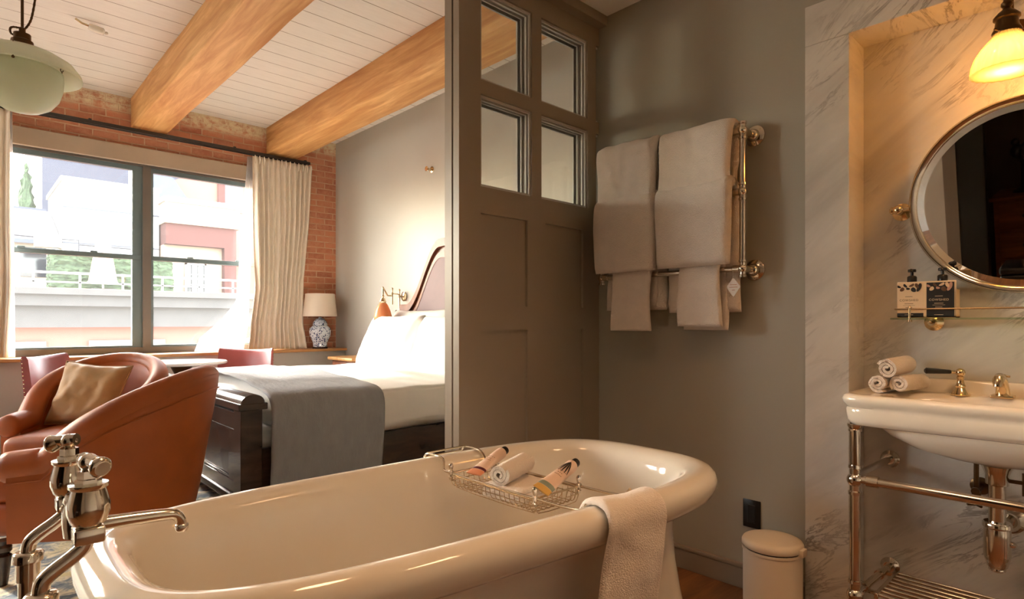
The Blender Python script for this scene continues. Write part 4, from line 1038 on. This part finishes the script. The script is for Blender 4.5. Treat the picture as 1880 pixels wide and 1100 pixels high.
# waste and trap
tr = root('bottle_trap', (2.375, SY, .4), 'polished bottle trap and waste pipe under the basin', 'drain trap')
obj('waste', MB().lathe([(0, .668), (.042, .668), (.036, .655), (.03, .64), (.03, .610), (.022, .606), (.022, .47), (0, .47)], (2.375, SY, 0)), 'nickel', tr)
tm = MB().lathe([(0, .492), (.034, .492), (.038, .486), (.038, .476), (.033, .472), (.035, .462), (.035, .39), (.032, .375), (.026, .352), (.02, .345), (0, .345)], (2.375, SY, 0), n=28)
tm.lathe([(.018, .352), (.022, .347), (.022, .340), (.012, .334), (0, .334)], (2.375, SY, 0), n=14).sphere((2.375, SY - .038, .428), .010)
obj('trap_body', tm, 'nickel', tr)
obj('outlet_arm', MB().tube(smooth_path([(2.375, SY, .455), (2.44, SY - .004, .455), (2.575, SY - .008, .455)], 1), .017, 18).lathe([(0, 0), (.045, 0), (.045, .008), (.03, .018), (.024, .03), (0, .03)], (2.575, SY - .008, .455), (-1, 0, 0)), 'nickel', tr)
obj('overflow_arm', MB().cyl((2.375, SY - .03, .625), (2.375, SY - .075, .625), .006).cyl((2.375, SY - .062, .655), (2.375, SY - .062, .585), .003).box(2.37, 2.38, SY - .085, SY - .07, .612, .638, .003), 'bronze', tr)
sv = root('supply_valve', (2.5, .385, .55), 'bronze water supply valve and riser behind the basin rail', 'valve')
obj('riser', MB().cyl((2.49, .367, .556), (2.49, .367, .70), .0075), 'bronze', sv)
obj('valve_body', MB().cyl((2.575, .367, .553), (2.47, .367, .553), .012).lathe([(0, 0), (.03, 0), (.03, .006), (.018, .012), (0, .012)], (2.575, .367, .553), (-1, 0, 0)).cyl((2.49, .367, .56), (2.49, .367, .525), .013), 'bronze', sv)
obj('cross_handle', MB().cyl((2.49, .367, .53), (2.49, .367, .510), .006).cyl((2.49 - .022, .367 - .016, .506), (2.49 + .022, .367 + .016, .506), .0045).cyl((2.49 + .016, .367 - .022, .506), (2.49 - .016, .367 + .022, .506), .0045), 'bronze', sv)
# taps on the basin
tp = root('basin_tap', (2.49, .41, .87), 'polished lever tap with a black handle on the basin ledge', 'tap')
lv = [(0, 0), (.027, 0), (.028, .004), (.024, .008), (.018, .018), (.013, .026), (.0155, .032), (.012, .038), (.009, .055), (.012, .062), (.008, .066), (0, .068)]
obj('pillar', MB().lathe(lv, (2.49, .41, .869), n=26).sphere((2.49, .41, .947), .0145).cyl((2.49, .41, .93), (2.49, .41, .945), .008), 'brass', tp)
hm = MB().tube([(2.478, .424, .948), (2.465, .440, .949)], [.006, .005], 12)
lev = obj('lever', hm, 'brass', tp)
obj('lever_grip', MB().tube([(2.470, .434, .949), (2.467, .438, .949), (2.44, .470, .951), (2.420, .493, .952), (2.417, .497, .952)], [.0065, .0072, .0095, .0105, .006], 16), 'black', lev)
tp2 = root('basin_spout', (2.49, SY, .87), 'polished basin spout at the middle of the basin ledge', 'tap')
b2 = MB().box(2.462, 2.518, SY - .03, SY + .03, .870, .880, .003, 2)
sq = [((2.49, .878), .020), ((2.482, .905), .018), ((2.46, .930), .016), ((2.425, .942), .0145), ((2.395, .936), .0145), ((2.388, .925), .0135), ((2.387, .915), .013)]
b2.tube([(x, SY, z) for (x, z), q in sq], [q for p, q in sq], 20)
obj('spout', b2, 'brass', tp2)
obj('pop_up_knob', MB().cyl((2.515, SY, .875), (2.515, SY, .935), .003).sphere((2.515, SY, .94), .007).cyl((2.515, SY - .016, .94), (2.515, SY + .016, .94), .0035), 'brass', tp2)
G = 'rolled hand towels on the basin'
tag(obj('rolled_towel', roll_mb((2.415, .612, .9045), (1, -.10, 0), .033, .15, 2.2, 2.6), 'terry', None, 60), 'rolled white hand towel at the bottom, nearer the niche side of the basin', 'towel', G)
tag(obj('rolled_towel', roll_mb((2.43, .541, .9045), (1, -.25, 0), .033, .15, 2.2, 4.0), 'terry', None, 60), 'rolled white hand towel at the bottom, nearer the lever tap', 'towel', G)
tag(obj('rolled_towel', roll_mb((2.42, .580, .960), (1, -.16, .05), .036, .155, 2.3, 5.2), 'terry', None, 60), 'rolled white hand towel stacked on top of the other two', 'towel', G)

# ================================================================ pivot mirror
MC = Vector((2.515, .246, 1.53)); TILT = math.radians(8.0); RM = .318
MM = Matrix.Translation(MC) @ Matrix.Rotation(-TILT, 4, 'Y')
mr = root('pivot_mirror', MC, 'round pivoting mirror in polished frame above the glass shelf', 'mirror')
obj('frame', MB().lathe([(RM - .024, -.004), (RM - .016, .010), (RM - .006, .012), (RM, .006), (RM, -.010), (RM - .004, -.016), (0, -.016), (0, -.012), (RM - .02, -.012), (RM - .024, -.006)], (0, 0, 0), (-1, 0, 0), n=96).xf(MM), 'nickel', mr, 50)
obj('mirror_glass', MB().lathe([(0, -.010), (RM - .022, -.010), (RM - .022, -.004), (RM - .045, -.0005), (0, -.0005)], (0, 0, 0), (-1, 0, 0), n=96).xf(MM), 'mirror', mr, 2)
for s in (1, -1):
    y = MC.y + s * (RM + .035)
    k = MB().lathe([(0, 0), (.032, 0), (.032, .006), (.024, .012), (.014, .018), (.011, .03), (.011, .056), (0, .056)], (2.575, y, 1.53), (-1, 0, 0)).sphere((2.515, y, 1.53), .0185)
    k.cyl((2.515, y, 1.53), (2.515, y - s * .036, 1.53), .008).lathe([(0, 0), (.012, .0), (.014, .008), (.008, .014), (0, .015)], (2.515, y + s * .012, 1.53), (0, s, 0))
    obj('pivot_bracket', k, 'brass', mr)

# ================================================================ glass shelf
sh = root('glass_shelf', (2.5, .245, 1.13), 'clear glass shelf with a slim brass gallery rail under the mirror', 'shelf')
obj('shelf_pane', MB().box(2.445, 2.568, -.115, .607, 1.128, 1.134, .001, 1), 'shelf_glass', sh, 0)
gr = MB().tube(smooth_path([(2.53, .596, 1.165), (2.455, .596, 1.165), (2.449, .590, 1.165), (2.449, -.098, 1.165), (2.455, -.104, 1.165), (2.53, -.104, 1.165)], 2), .0032, 8)
obj('gallery_rail', gr, 'brass', sh)
for y in (.548, -.056):
    k = MB().cyl((2.449, y, 1.125), (2.449, y, 1.168), .0042).lathe([(0, 0), (.006, 0), (.0045, .006), (0, .010)], (2.449, y, 1.168)).lathe([(0, 0), (.007, 0), (.007, .008), (0, .008)], (2.449, y, 1.120))
    obj('post', k, 'brass', sh)
for y in (.500, -.008):
    k = MB().lathe([(0, 0), (.03, 0), (.03, .006), (.02, .012), (.012, .02), (.012, .05), (0, .05)], (2.575, y, 1.118), (-1, 0, 0)).cyl((2.53, y, 1.118), (2.47, y, 1.124), .006)
    obj('wall_mount', k, 'brass', sh)
# soap holder card, two pump bottles
hd = root('soap_holder', (2.47, .503, 1.134), 'cream twin soap bottle holder with printed labels on the glass shelf', 'holder')
HX = 2.468; HY0, HY1, HZ0, HZ1 = .418, .590, 1.1345, 1.262
ht_ = MB().box(HX, HX + .004, HY0, HY1, HZ0, HZ1, .001, 1).box(HX, HX + .062, HY0, HY1, HZ0, HZ0 + .004).box(HX, HX + .062, HY0, HY0 + .003, HZ0, HZ1 - .03).box(HX, HX + .062, HY1 - .003, HY1, HZ0, HZ1 - .03).box(HX + .058, HX + .062, HY0, HY1, HZ0, HZ1 - .03)
obj('carton', ht_, 'cream', hd, 0)
def label(y0, y1, mat, leafmats, inkm, strong):
    pl_ = obj('label', MB().box(HX - .0008, HX, y0, y1, HZ0 + .004, HZ1 - .005), mat, hd, 0)
    W_ = y1 - y0; rnd = random.Random(int(y0 * 1000))
    def leafpoly(cy, cz, rw, rh, an):
        return [(cy + math.cos(an) * rw * math.cos(t) * (1 - .3 * math.cos(t)) - math.sin(an) * rh * math.sin(t), cz + math.sin(an) * rw * math.cos(t) + math.cos(an) * rh * math.sin(t)) for t in [2 * PI * i / 14 for i in range(14)]]
    top = HZ1 - .006
    for k, (fy, fz, rw, rh, an) in enumerate(((.95, .010, .007, .004, .5), (.80, .020, .008, .006, 2.2), (.70, .007, .008, .004, .9), (.60, .018, .006, .004, .2), (.42, .006, .009, .004, 2.6), (.38, .022, .009, .007, 1.0), (.15, .014, .016, .006, 1.9), (.25, .008, .010, .005, 1.2))):
        pts = [(min(max(a, y0 + .001), y1 - .001), min(b, top)) for a, b in leafpoly(y0 + W_ * fy, top - fz, rw, rh, an)]
        obj('leaf_print', MB().prism(pts, lambda a, b: (HX - .0016 - .0001 * k, a, b), lambda a, b: (HX - .0007, a, b)), leafmats[k % len(leafmats)], pl_, 0)
    Mt = Matrix(((0, 0, -1, HX - .0009), (-1, 0, 0, (y0 + y1) / 2 + .004), (0, 1, 0, 0), (0, 0, 0, 1)))
    def tx(s, size, z): text('lettering', s, size, Matrix.Translation((0, 0, z)) @ Mt, inkm, pl_)
    tx('COWSHED', .0105, HZ0 + .062)
    bars = MB(); yc = (y0 + y1) / 2 + .004
    for z, wd, th in ((.075, .011, .0016), (.050, .013, .0016), (.044, .018, .0008), (.037, .010, .0012), (.0335, .008, .0008)): bars.box(HX - .0013, HX - .0008, yc - wd, yc + wd, HZ0 + z - th / 2, HZ0 + z + th / 2)
    obj('small_print', bars, inkm, pl_, 0)
    if not strong: obj('dark_band', MB().box(HX - .0013, HX - .0008, y0, y1, HZ0 + .004, HZ0 + .0165), 'ink', pl_, 0)
    obj('size_print', MB().box(HX - .0018, HX - .0012, yc - .013, yc + .013, HZ0 + .0095, HZ0 + .0112), 'cream', pl_, 0)
label(.511, .590, 'cream', ['ink', 'inkbrown', 'ink'], 'inkbrown', False)
label(.423, .502, 'ink', ['inkpink', 'cream', 'inkbrown'], 'cream', True)
for y, lab, g in ((.552, 'black pump bottle standing behind the cream label', 1), (.462, 'black pump bottle standing behind the black label', 2)):
    r = root('pump_bottle', (HX + .031, y, HZ0 + .004), lab, 'bottle', 'soap bottles on the glass shelf')
    o = (HX + .031, y, HZ0 + .004)
    obj('bottle', MB().lathe([(0, .0005), (.024, .0005), (.026, .004), (.026, .105), (.022, .116), (.012, .122), (0, .122)], o), 'ink', r)
    obj('pump_head', MB().lathe([(0, .120), (.015, .120), (.015, .142), (.012, .146), (.005, .148), (.005, .162), (.0, .162)], o).lathe([(0, .160), (.012, .160), (.013, .165), (.012, .170), (0, .171)], o).tube([(o[0], o[1], o[2] + .166), (o[0] - .03, o[1] - .004, o[2] + .166), (o[0] - .034, o[1] - .005, o[2] + .160)], [.006, .0045, .004], 10), 'black', r)

# ================================================================ niche wall lamps
def sconce(y, label):
    r = root('niche_lamp', (2.35, y, 1.9), label, 'wall lamp', 'brass lamps in the marble niche')
    x = 2.352; zb = 1.893
    sp = [(.092, 0), (.0905, .006), (.088, .025), (.080, .05), (.066, .074), (.048, .096), (.036, .112), (.031, .124), (.028, .124), (.033, .111), (.045, .094), (.063, .072), (.077, .049), (.0855, .024), (.088, .002)]
    obj('glass_shade', MB().lathe(sp, (x, y, zb), n=120, flute=.022, nf=24), 'amber', r, 60)
    fit = MB().lathe([(.0, .116), (.036, .116), (.038, .122), (.034, .130), (.030, .140), (.028, .158), (.034, .162), (.034, .168), (.022, .182), (.012, .190), (.010, .196), (.015, .202), (.015, .21), (.010, .216), (.008, .222), (.016, .228), (.017, .236), (.010, .244), (0, .246)], (x, y, zb), n=32)
    for q in range(3):
        a = q * 2.094 + .6; fit.tube([(x + .034 * math.cos(a), y + .034 * math.sin(a), zb + .120), (x + .05 * math.cos(a), y + .05 * math.sin(a), zb + .122)], .0022, 8).sphere((x + .051 * math.cos(a), y + .051 * math.sin(a), zb + .122), .0042, n=8)
    ft = obj('gallery', fit, 'bronze', r, 50)
    am = smooth_path([(x, y, zb + .235), (x, y, zb + .262), (x + .02, y, zb + .285), (x + .06, y, zb + .285), (x + .075, y, zb + .25), (x + .08, y, zb + .21), (x + .11, y, zb + .19), (2.575, y, zb + .19)], 3)
    obj('arm', MB().tube(am, .0085, 12).lathe([(0, 0), (.045, 0), (.045, .006), (.03, .014), (.014, .02), (0, .02)], (2.575, y, zb + .19), (-1, 0, 0)), 'bronze', r)
    obj('bulb', MB().sphere((x, y, zb + .070), .020, (1, 1, 1.25)), 'bulb', r)
    lt = light('niche_lamp_light', 'POINT', (x, y, zb + .035), LAMP, (1, .59, .27), shadow_soft_size=.02)
sconce(.272, 'bronze wall lamp with ribbed amber glass shade above the round mirror')

# ================================================================ things seen in the looking glass
struct('door_3', MB().box(-1.52, -1.40, .88, 1.07, 0, 2.5), 'blackmatte')
struct('trim_4', MB().box(-1.42, -1.385, 1.07, 1.165, 0, 2.5), 'trim_paint')
r = root('chest_of_drawers', (-2.6, .6, 0), 'brown wooden chest of drawers across the room, seen in the mirror', 'chest')
obj('body', MB().box(-2.95, -2.32, .15, .95, 0, .93, .005), 'chest_wood', r)
obj('top', MB().box(-2.97, -2.29, .12, .98, .93, .965, .008), 'chest_wood', r)
for z in (.08, .37, .65):
    d = obj('drawer', MB().box(-2.32, -2.30, .19, .91, z, z + .25, .005), 'chest_wood', r)
    for y in (.38, .72): obj('knob', MB().sphere((-2.285, y, z + .125), .02), 'bronze', d)
r = root('ornament', (-2.6, .74, .965), 'dark upright ornament on the wooden chest, seen in the mirror', 'ornament')
obj('stand', MB().lathe([(0, 0), (.09, 0), (.09, .02), (.03, .05), (.025, .28), (.04, .30), (0, .32)], (-2.6, .74, .965)), 'blackmatte', r)
obj('figure', MB().sphere((-2.6, .79, 1.36), .06, (1, .9, 1.1)).tube([(-2.6, .74, 1.28), (-2.6, .76, 1.36), (-2.6, .72, 1.42), (-2.6, .62, 1.40), (-2.6, .56, 1.42)], [.03, .04, .03, .022, .03], 12).sphere((-2.6, .80, 1.45), .035), 'blackmatte', r)
r = root('luggage_stool', (-1.0, .56, 0), 'black stool carrying a black case, seen in the mirror', 'stool')
obj('seat', MB().box(-1.22, -.80, .34, .78, .36, .40, .01), 'blackmatte', r)
for x in (-1.2, -.82):
    for y in (.36, .76): obj('leg', MB().cyl((x, y, 0), (x, y, .37), .012), 'blackmatte', r)
r = root('vanity_case', (-1.0, .56, .40), 'black leather case with brass clasp, seen in the mirror', 'case')
obj('case_body', MB().box(-1.18, -.84, .38, .74, .40, .52, .02, 3), 'black', r)
obj('case_lid', MB().box(-1.185, -.835, .375, .745, .522, .58, .02, 3), 'black', r)
obj('clasp', MB().box(-.84, -.828, .54, .58, .50, .56, .003), 'brass', r)
tag(obj('booklet', MB().box(-1.10, -.92, .44, .60, .581, .588), 'linen', None, 0), 'pale booklet lying on the black case, seen in the mirror', 'booklet')
# ================================================================ across the street
def xb(x0, x1, y0, y1, z0, z1, **k): return MB().box(x0, x1, y0, y1, z0, z1, **k)
struct('street', MB().box(-30, 45, 7.6, 60, -8.1, -8), 'ext_grey')
b = root('brick_building', (3, 19, -8), 'red brick building across the street with a grey stone cornice', 'building')
obj('facade', xb(-14, 24, 19, 32, -8, 1.9), 'ext_brick', b, 0)
obj('cornice', xb(-14, 24, 18.35, 19, 1.52, 1.95).box(-14, 24, 18.6, 19, .98, 1.52).box(-14, 24, 18.2, 19, 1.80, 1.95), 'ext_grey', b, 0)
for x in (.1, 2.75, 5.4, 8.0):
    w_ = obj('window', xb(x, x + 1.25, 18.96, 19.02, -1.2, .30), 'ext_glass', b, 0)
    obj('lintel', xb(x - .25, x + 1.5, 18.86, 19.0, .30, .62), 'ext_lintel', w_, 0); obj('sash_bar', xb(x + .6, x + .65, 18.93, 18.97, -1.2, .30), 'ext_white', w_, 0)
struct('terrace', MB().box(-14, 24, 19, 32, 1.9, 2.0), 'ext_cream')
h = MB()
hr = random.Random(3)
h.box(1.9, 5.0, 21.2, 22.0, 2.07, 3.15)
bmesh.ops.subdivide_edges(h.bm, edges=h.bm.edges[:], cuts=44, use_grid_fill=True); h.wob(.05, 7, 1); h.wob(.05, 19, 2)
tag(obj('hedge', h, 'ext_hedge', None, 60), 'clipped green hedge on the terrace across the street', 'hedge')
rl_ = root('terrace_railing', (4, 20, 2.0), 'pale low terrace railing in front of the hedge across the street', 'railing')
obj('top_rail', xb(-2, 6.6, 19.9, 20.0, 2.42, 2.48), 'ext_white', rl_, 0)
obj('lower_rail', xb(-2, 6.6, 19.92, 19.98, 2.18, 2.22), 'ext_white', rl_, 0)
for i in range(9): obj('post', xb(-1.6 + i, -1.55 + i, 19.92, 19.98, 2.0, 2.42), 'ext_white', rl_, 0)
u = root('parasol', (3.05, 20.6, 2.0), 'folded beige parasol standing on the terrace across the street', 'parasol')
obj('folded_canopy', MB().lathe([(.34, .25), (.30, .3), (.22, .9), (.14, 1.5), (.05, 1.75), (0, 1.78)], (3.05, 20.6, 2.0), n=40, flute=.18, nf=8), 'umbrella_cloth', u, 60)
obj('pole', MB().cyl((3.05, 20.6, 2.0), (3.05, 20.6, 3.9), .03), 'ext_white', u); obj('base', MB().box(2.75, 3.35, 20.3, 20.9, 2.0, 2.08), 'ext_grey', u, 0)
p = root('roof_penthouse', (3.4, 24, 2.0), 'white clad penthouse box on the roof across the street', 'building')
obj('walls', xb(2.35, 5.0, 23, 27, 2.0, 5.55), 'ext_white', p, 0)
obj('roof_slab', xb(2.3, 5.05, 22.9, 27.1, 5.55, 5.68), 'ext_white', p, 0); 
obj('cladding_joint', xb(2.35, 5.0, 22.97, 23.0, 4.72, 4.76).box(2.35, 5.0, 22.97, 23.0, 3.6, 3.63), 'ext_slate', p, 0)
pc = root('roof_conservatory', (1.4, 24, 2.0), 'grey slate roofed conservatory on the terrace across the street', 'building')
obj('walls', xb(-2.5, 2.2, 23.2, 26, 2.0, 3.55), 'ext_lintel', pc, 0)
obj('sloped_roof', MB().prism([(22.9, 3.5), (26.2, 4.9), (26.2, 5.0), (22.9, 3.62)], lambda a, c: (-2.5, a, c), lambda a, c: (2.32, a, c)), 'ext_slate', pc, 0)
for x in (-.6, .6, 1.35): obj('window', xb(x, x + .62, 23.16, 23.2, 2.5, 3.4), 'ext_glass', pc, 0)
t_ = root('grey_tower', (4, 38, -8), 'tall grey brick block rising behind the penthouse across the street', 'building')
obj('walls', xb(2.9, 9.2, 36, 46, -8, 11.5), 'ext_dark', t_, 0)
obj('parapet', xb(2.85, 9.25, 35.95, 46.1, 11.5, 11.8), 'ext_dark', t_, 0)
lt_ = root('low_grey_block', (0, 34, -8), 'low blue grey rooftop to the left of the tall grey block', 'building')
obj('walls', xb(-8, 2.8, 33, 36, -8, 6.1), 'ext_slate', lt_, 0)
tag(obj('cypress_tree', MB().lathe([(.1, -8), (.1, 5.4), (.32, 6.1), (.28, 6.9), (.16, 7.9), (.04, 8.7), (0, 8.75)], (2.36, 36.6, 0), n=24).sub(3).wob(.12, 4, 4).wob(.1, 11, 5), 'ext_hedge', None, 60), 'slim green conifer beside the tall grey block outside', 'tree')
# right hand group
g = root('cream_annexe', (7, 23, 2.0), 'cream terrace annexe with brown red fascia to the right of the mullion', 'building')
obj('walls', xb(5.05, 6.9, 22.6, 26, 2.0, 3.75), 'ext_cream', g, 0)
obj('fascia', xb(5.05, 7.3, 22.3, 26, 3.75, 4.45), 'ext_brown', g, 0)
obj('parapet', xb(5.0, 7.4, 22.2, 26, 4.45, 5.15), 'ext_cream', g, 0)
obj('coping', xb(4.95, 7.5, 22.1, 26, 5.15, 5.32), 'ext_white', g, 0)
obj('pier', xb(6.9, 7.3, 22.3, 26, 2.0, 3.75), 'ext_brown', g, 0)
d_ = obj('french_door', xb(5.75, 6.3, 22.55, 22.6, 2.1, 3.1), 'ext_glass', g, 0)
obj('door_frame', xb(5.69, 5.75, 22.5, 22.58, 2.0, 3.16).box(6.3, 6.36, 22.5, 22.58, 2.0, 3.16).box(5.69, 6.36, 22.5, 22.58, 3.1, 3.16).box(5.9, 5.93, 22.5, 22.56, 2.1, 3.1).box(6.1, 6.13, 22.5, 22.56, 2.1, 3.1).box(5.75, 6.3, 22.5, 22.56, 2.4, 2.43).box(5.75, 6.3, 22.5, 22.56, 2.75, 2.78), 'ext_white', d_, 0)
k = root('pink_gable_house', (9, 27, -8), 'pink brick house with a sloping gable to the right across the street', 'building')
obj('walls', MB().prism([(5.9, 2.02), (16, 2.02), (16, 11.5), (10.2, 9.2), (5.9, 6.6)], lambda a, c: (a, 27, c), lambda a, c: (a, 33, c)), 'ext_brick', k, 0)
for x, z in ((8.35, 5.9), (11.0, 5.9)):
    w_ = obj('window', xb(x, x + .75, 26.95, 27.02, z, z + 1.6), 'ext_glass', k, 0); obj('shutter', xb(x - .28, x, 26.9, 27.0, z, z + 1.6), 'ext_brown', w_, 0)
k = root('white_rear_building', (8, 40, -8), 'white building with narrow windows behind the pink gable', 'building')
obj('walls', xb(9.4, 22, 40, 48, -8, 17), 'ext_white', k, 0)
for x in (10.0, 11.6, 13.2): obj('window', xb(x, x + .6, 39.95, 40.02, 9.6, 11.4), 'ext_glass', k, 0)
sr = root('slate_roof', (5.5, 30, -8), 'blue grey slate roof slope seen beside the window mullion', 'roof')
obj('slope', MB().prism([(5.0, 5.3), (7.4, 5.3), (6.3, 6.9), (5.0, 8.4)], lambda a, c: (a, 28, c), lambda a, c: (a, 26.6, c)), 'ext_slate', sr, 0)
pp = root('roof_pipe', (2, 21.5, 2), 'thin grey roof pipe frame above the terrace across the street', 'pipe')
obj('pipe', MB().tube([(-1, 21.6, 3.62), (1.9, 21.6, 3.55), (2.6, 21.6, 3.55), (2.6, 21.6, 2.6)], .025, 8).tube([(2.6, 21.6, 3.42), (4.2, 21.6, 3.40)], .022, 8).tube([(1.0, 21.6, 3.58), (1.0, 21.6, 2.5)], .04, 8), 'ext_metal', pp)
bx = root('roof_unit', (1.9, 21.4, 3), 'pale boxed unit on the pipe frame above the terrace across the street', 'roof unit')
obj('casing', xb(1.55, 2.15, 21.2, 21.5, 3.25, 3.62), 'ext_lintel', bx, 0)
# ================================================================ unseen fill lamps added to brighten the bathroom
def fill_lamp(x, y, e, lab, cz=BC):
    r = root('ceiling_fill_lamp', (x, y, cz), lab, 'fill light', 'added ceiling fill lamps')
    obj('trim_ring', MB().lathe([(.045, 0), (.062, 0), (.062, -.006), (.045, -.006)], (x, y, cz), n=32), 'linen', r)
    obj('diffuser', MB().lathe([(0, -.002), (.045, -.002), (.045, -.004), (0, -.004)], (x, y, cz), n=32), 'diffuser', r)
    o = light('fill_lamp_light', 'SPOT', (x, y, cz - .03), e, (1, .56, .28), spot_size=math.radians(120), spot_blend=.8, shadow_soft_size=.22)
fill_lamp(1.55, -.35, FILL, 'unseen fill lamp added over the basin side of the bathroom')
fill_lamp(.75, .75, FILL * .8, 'unseen fill lamp added over the bathtub')
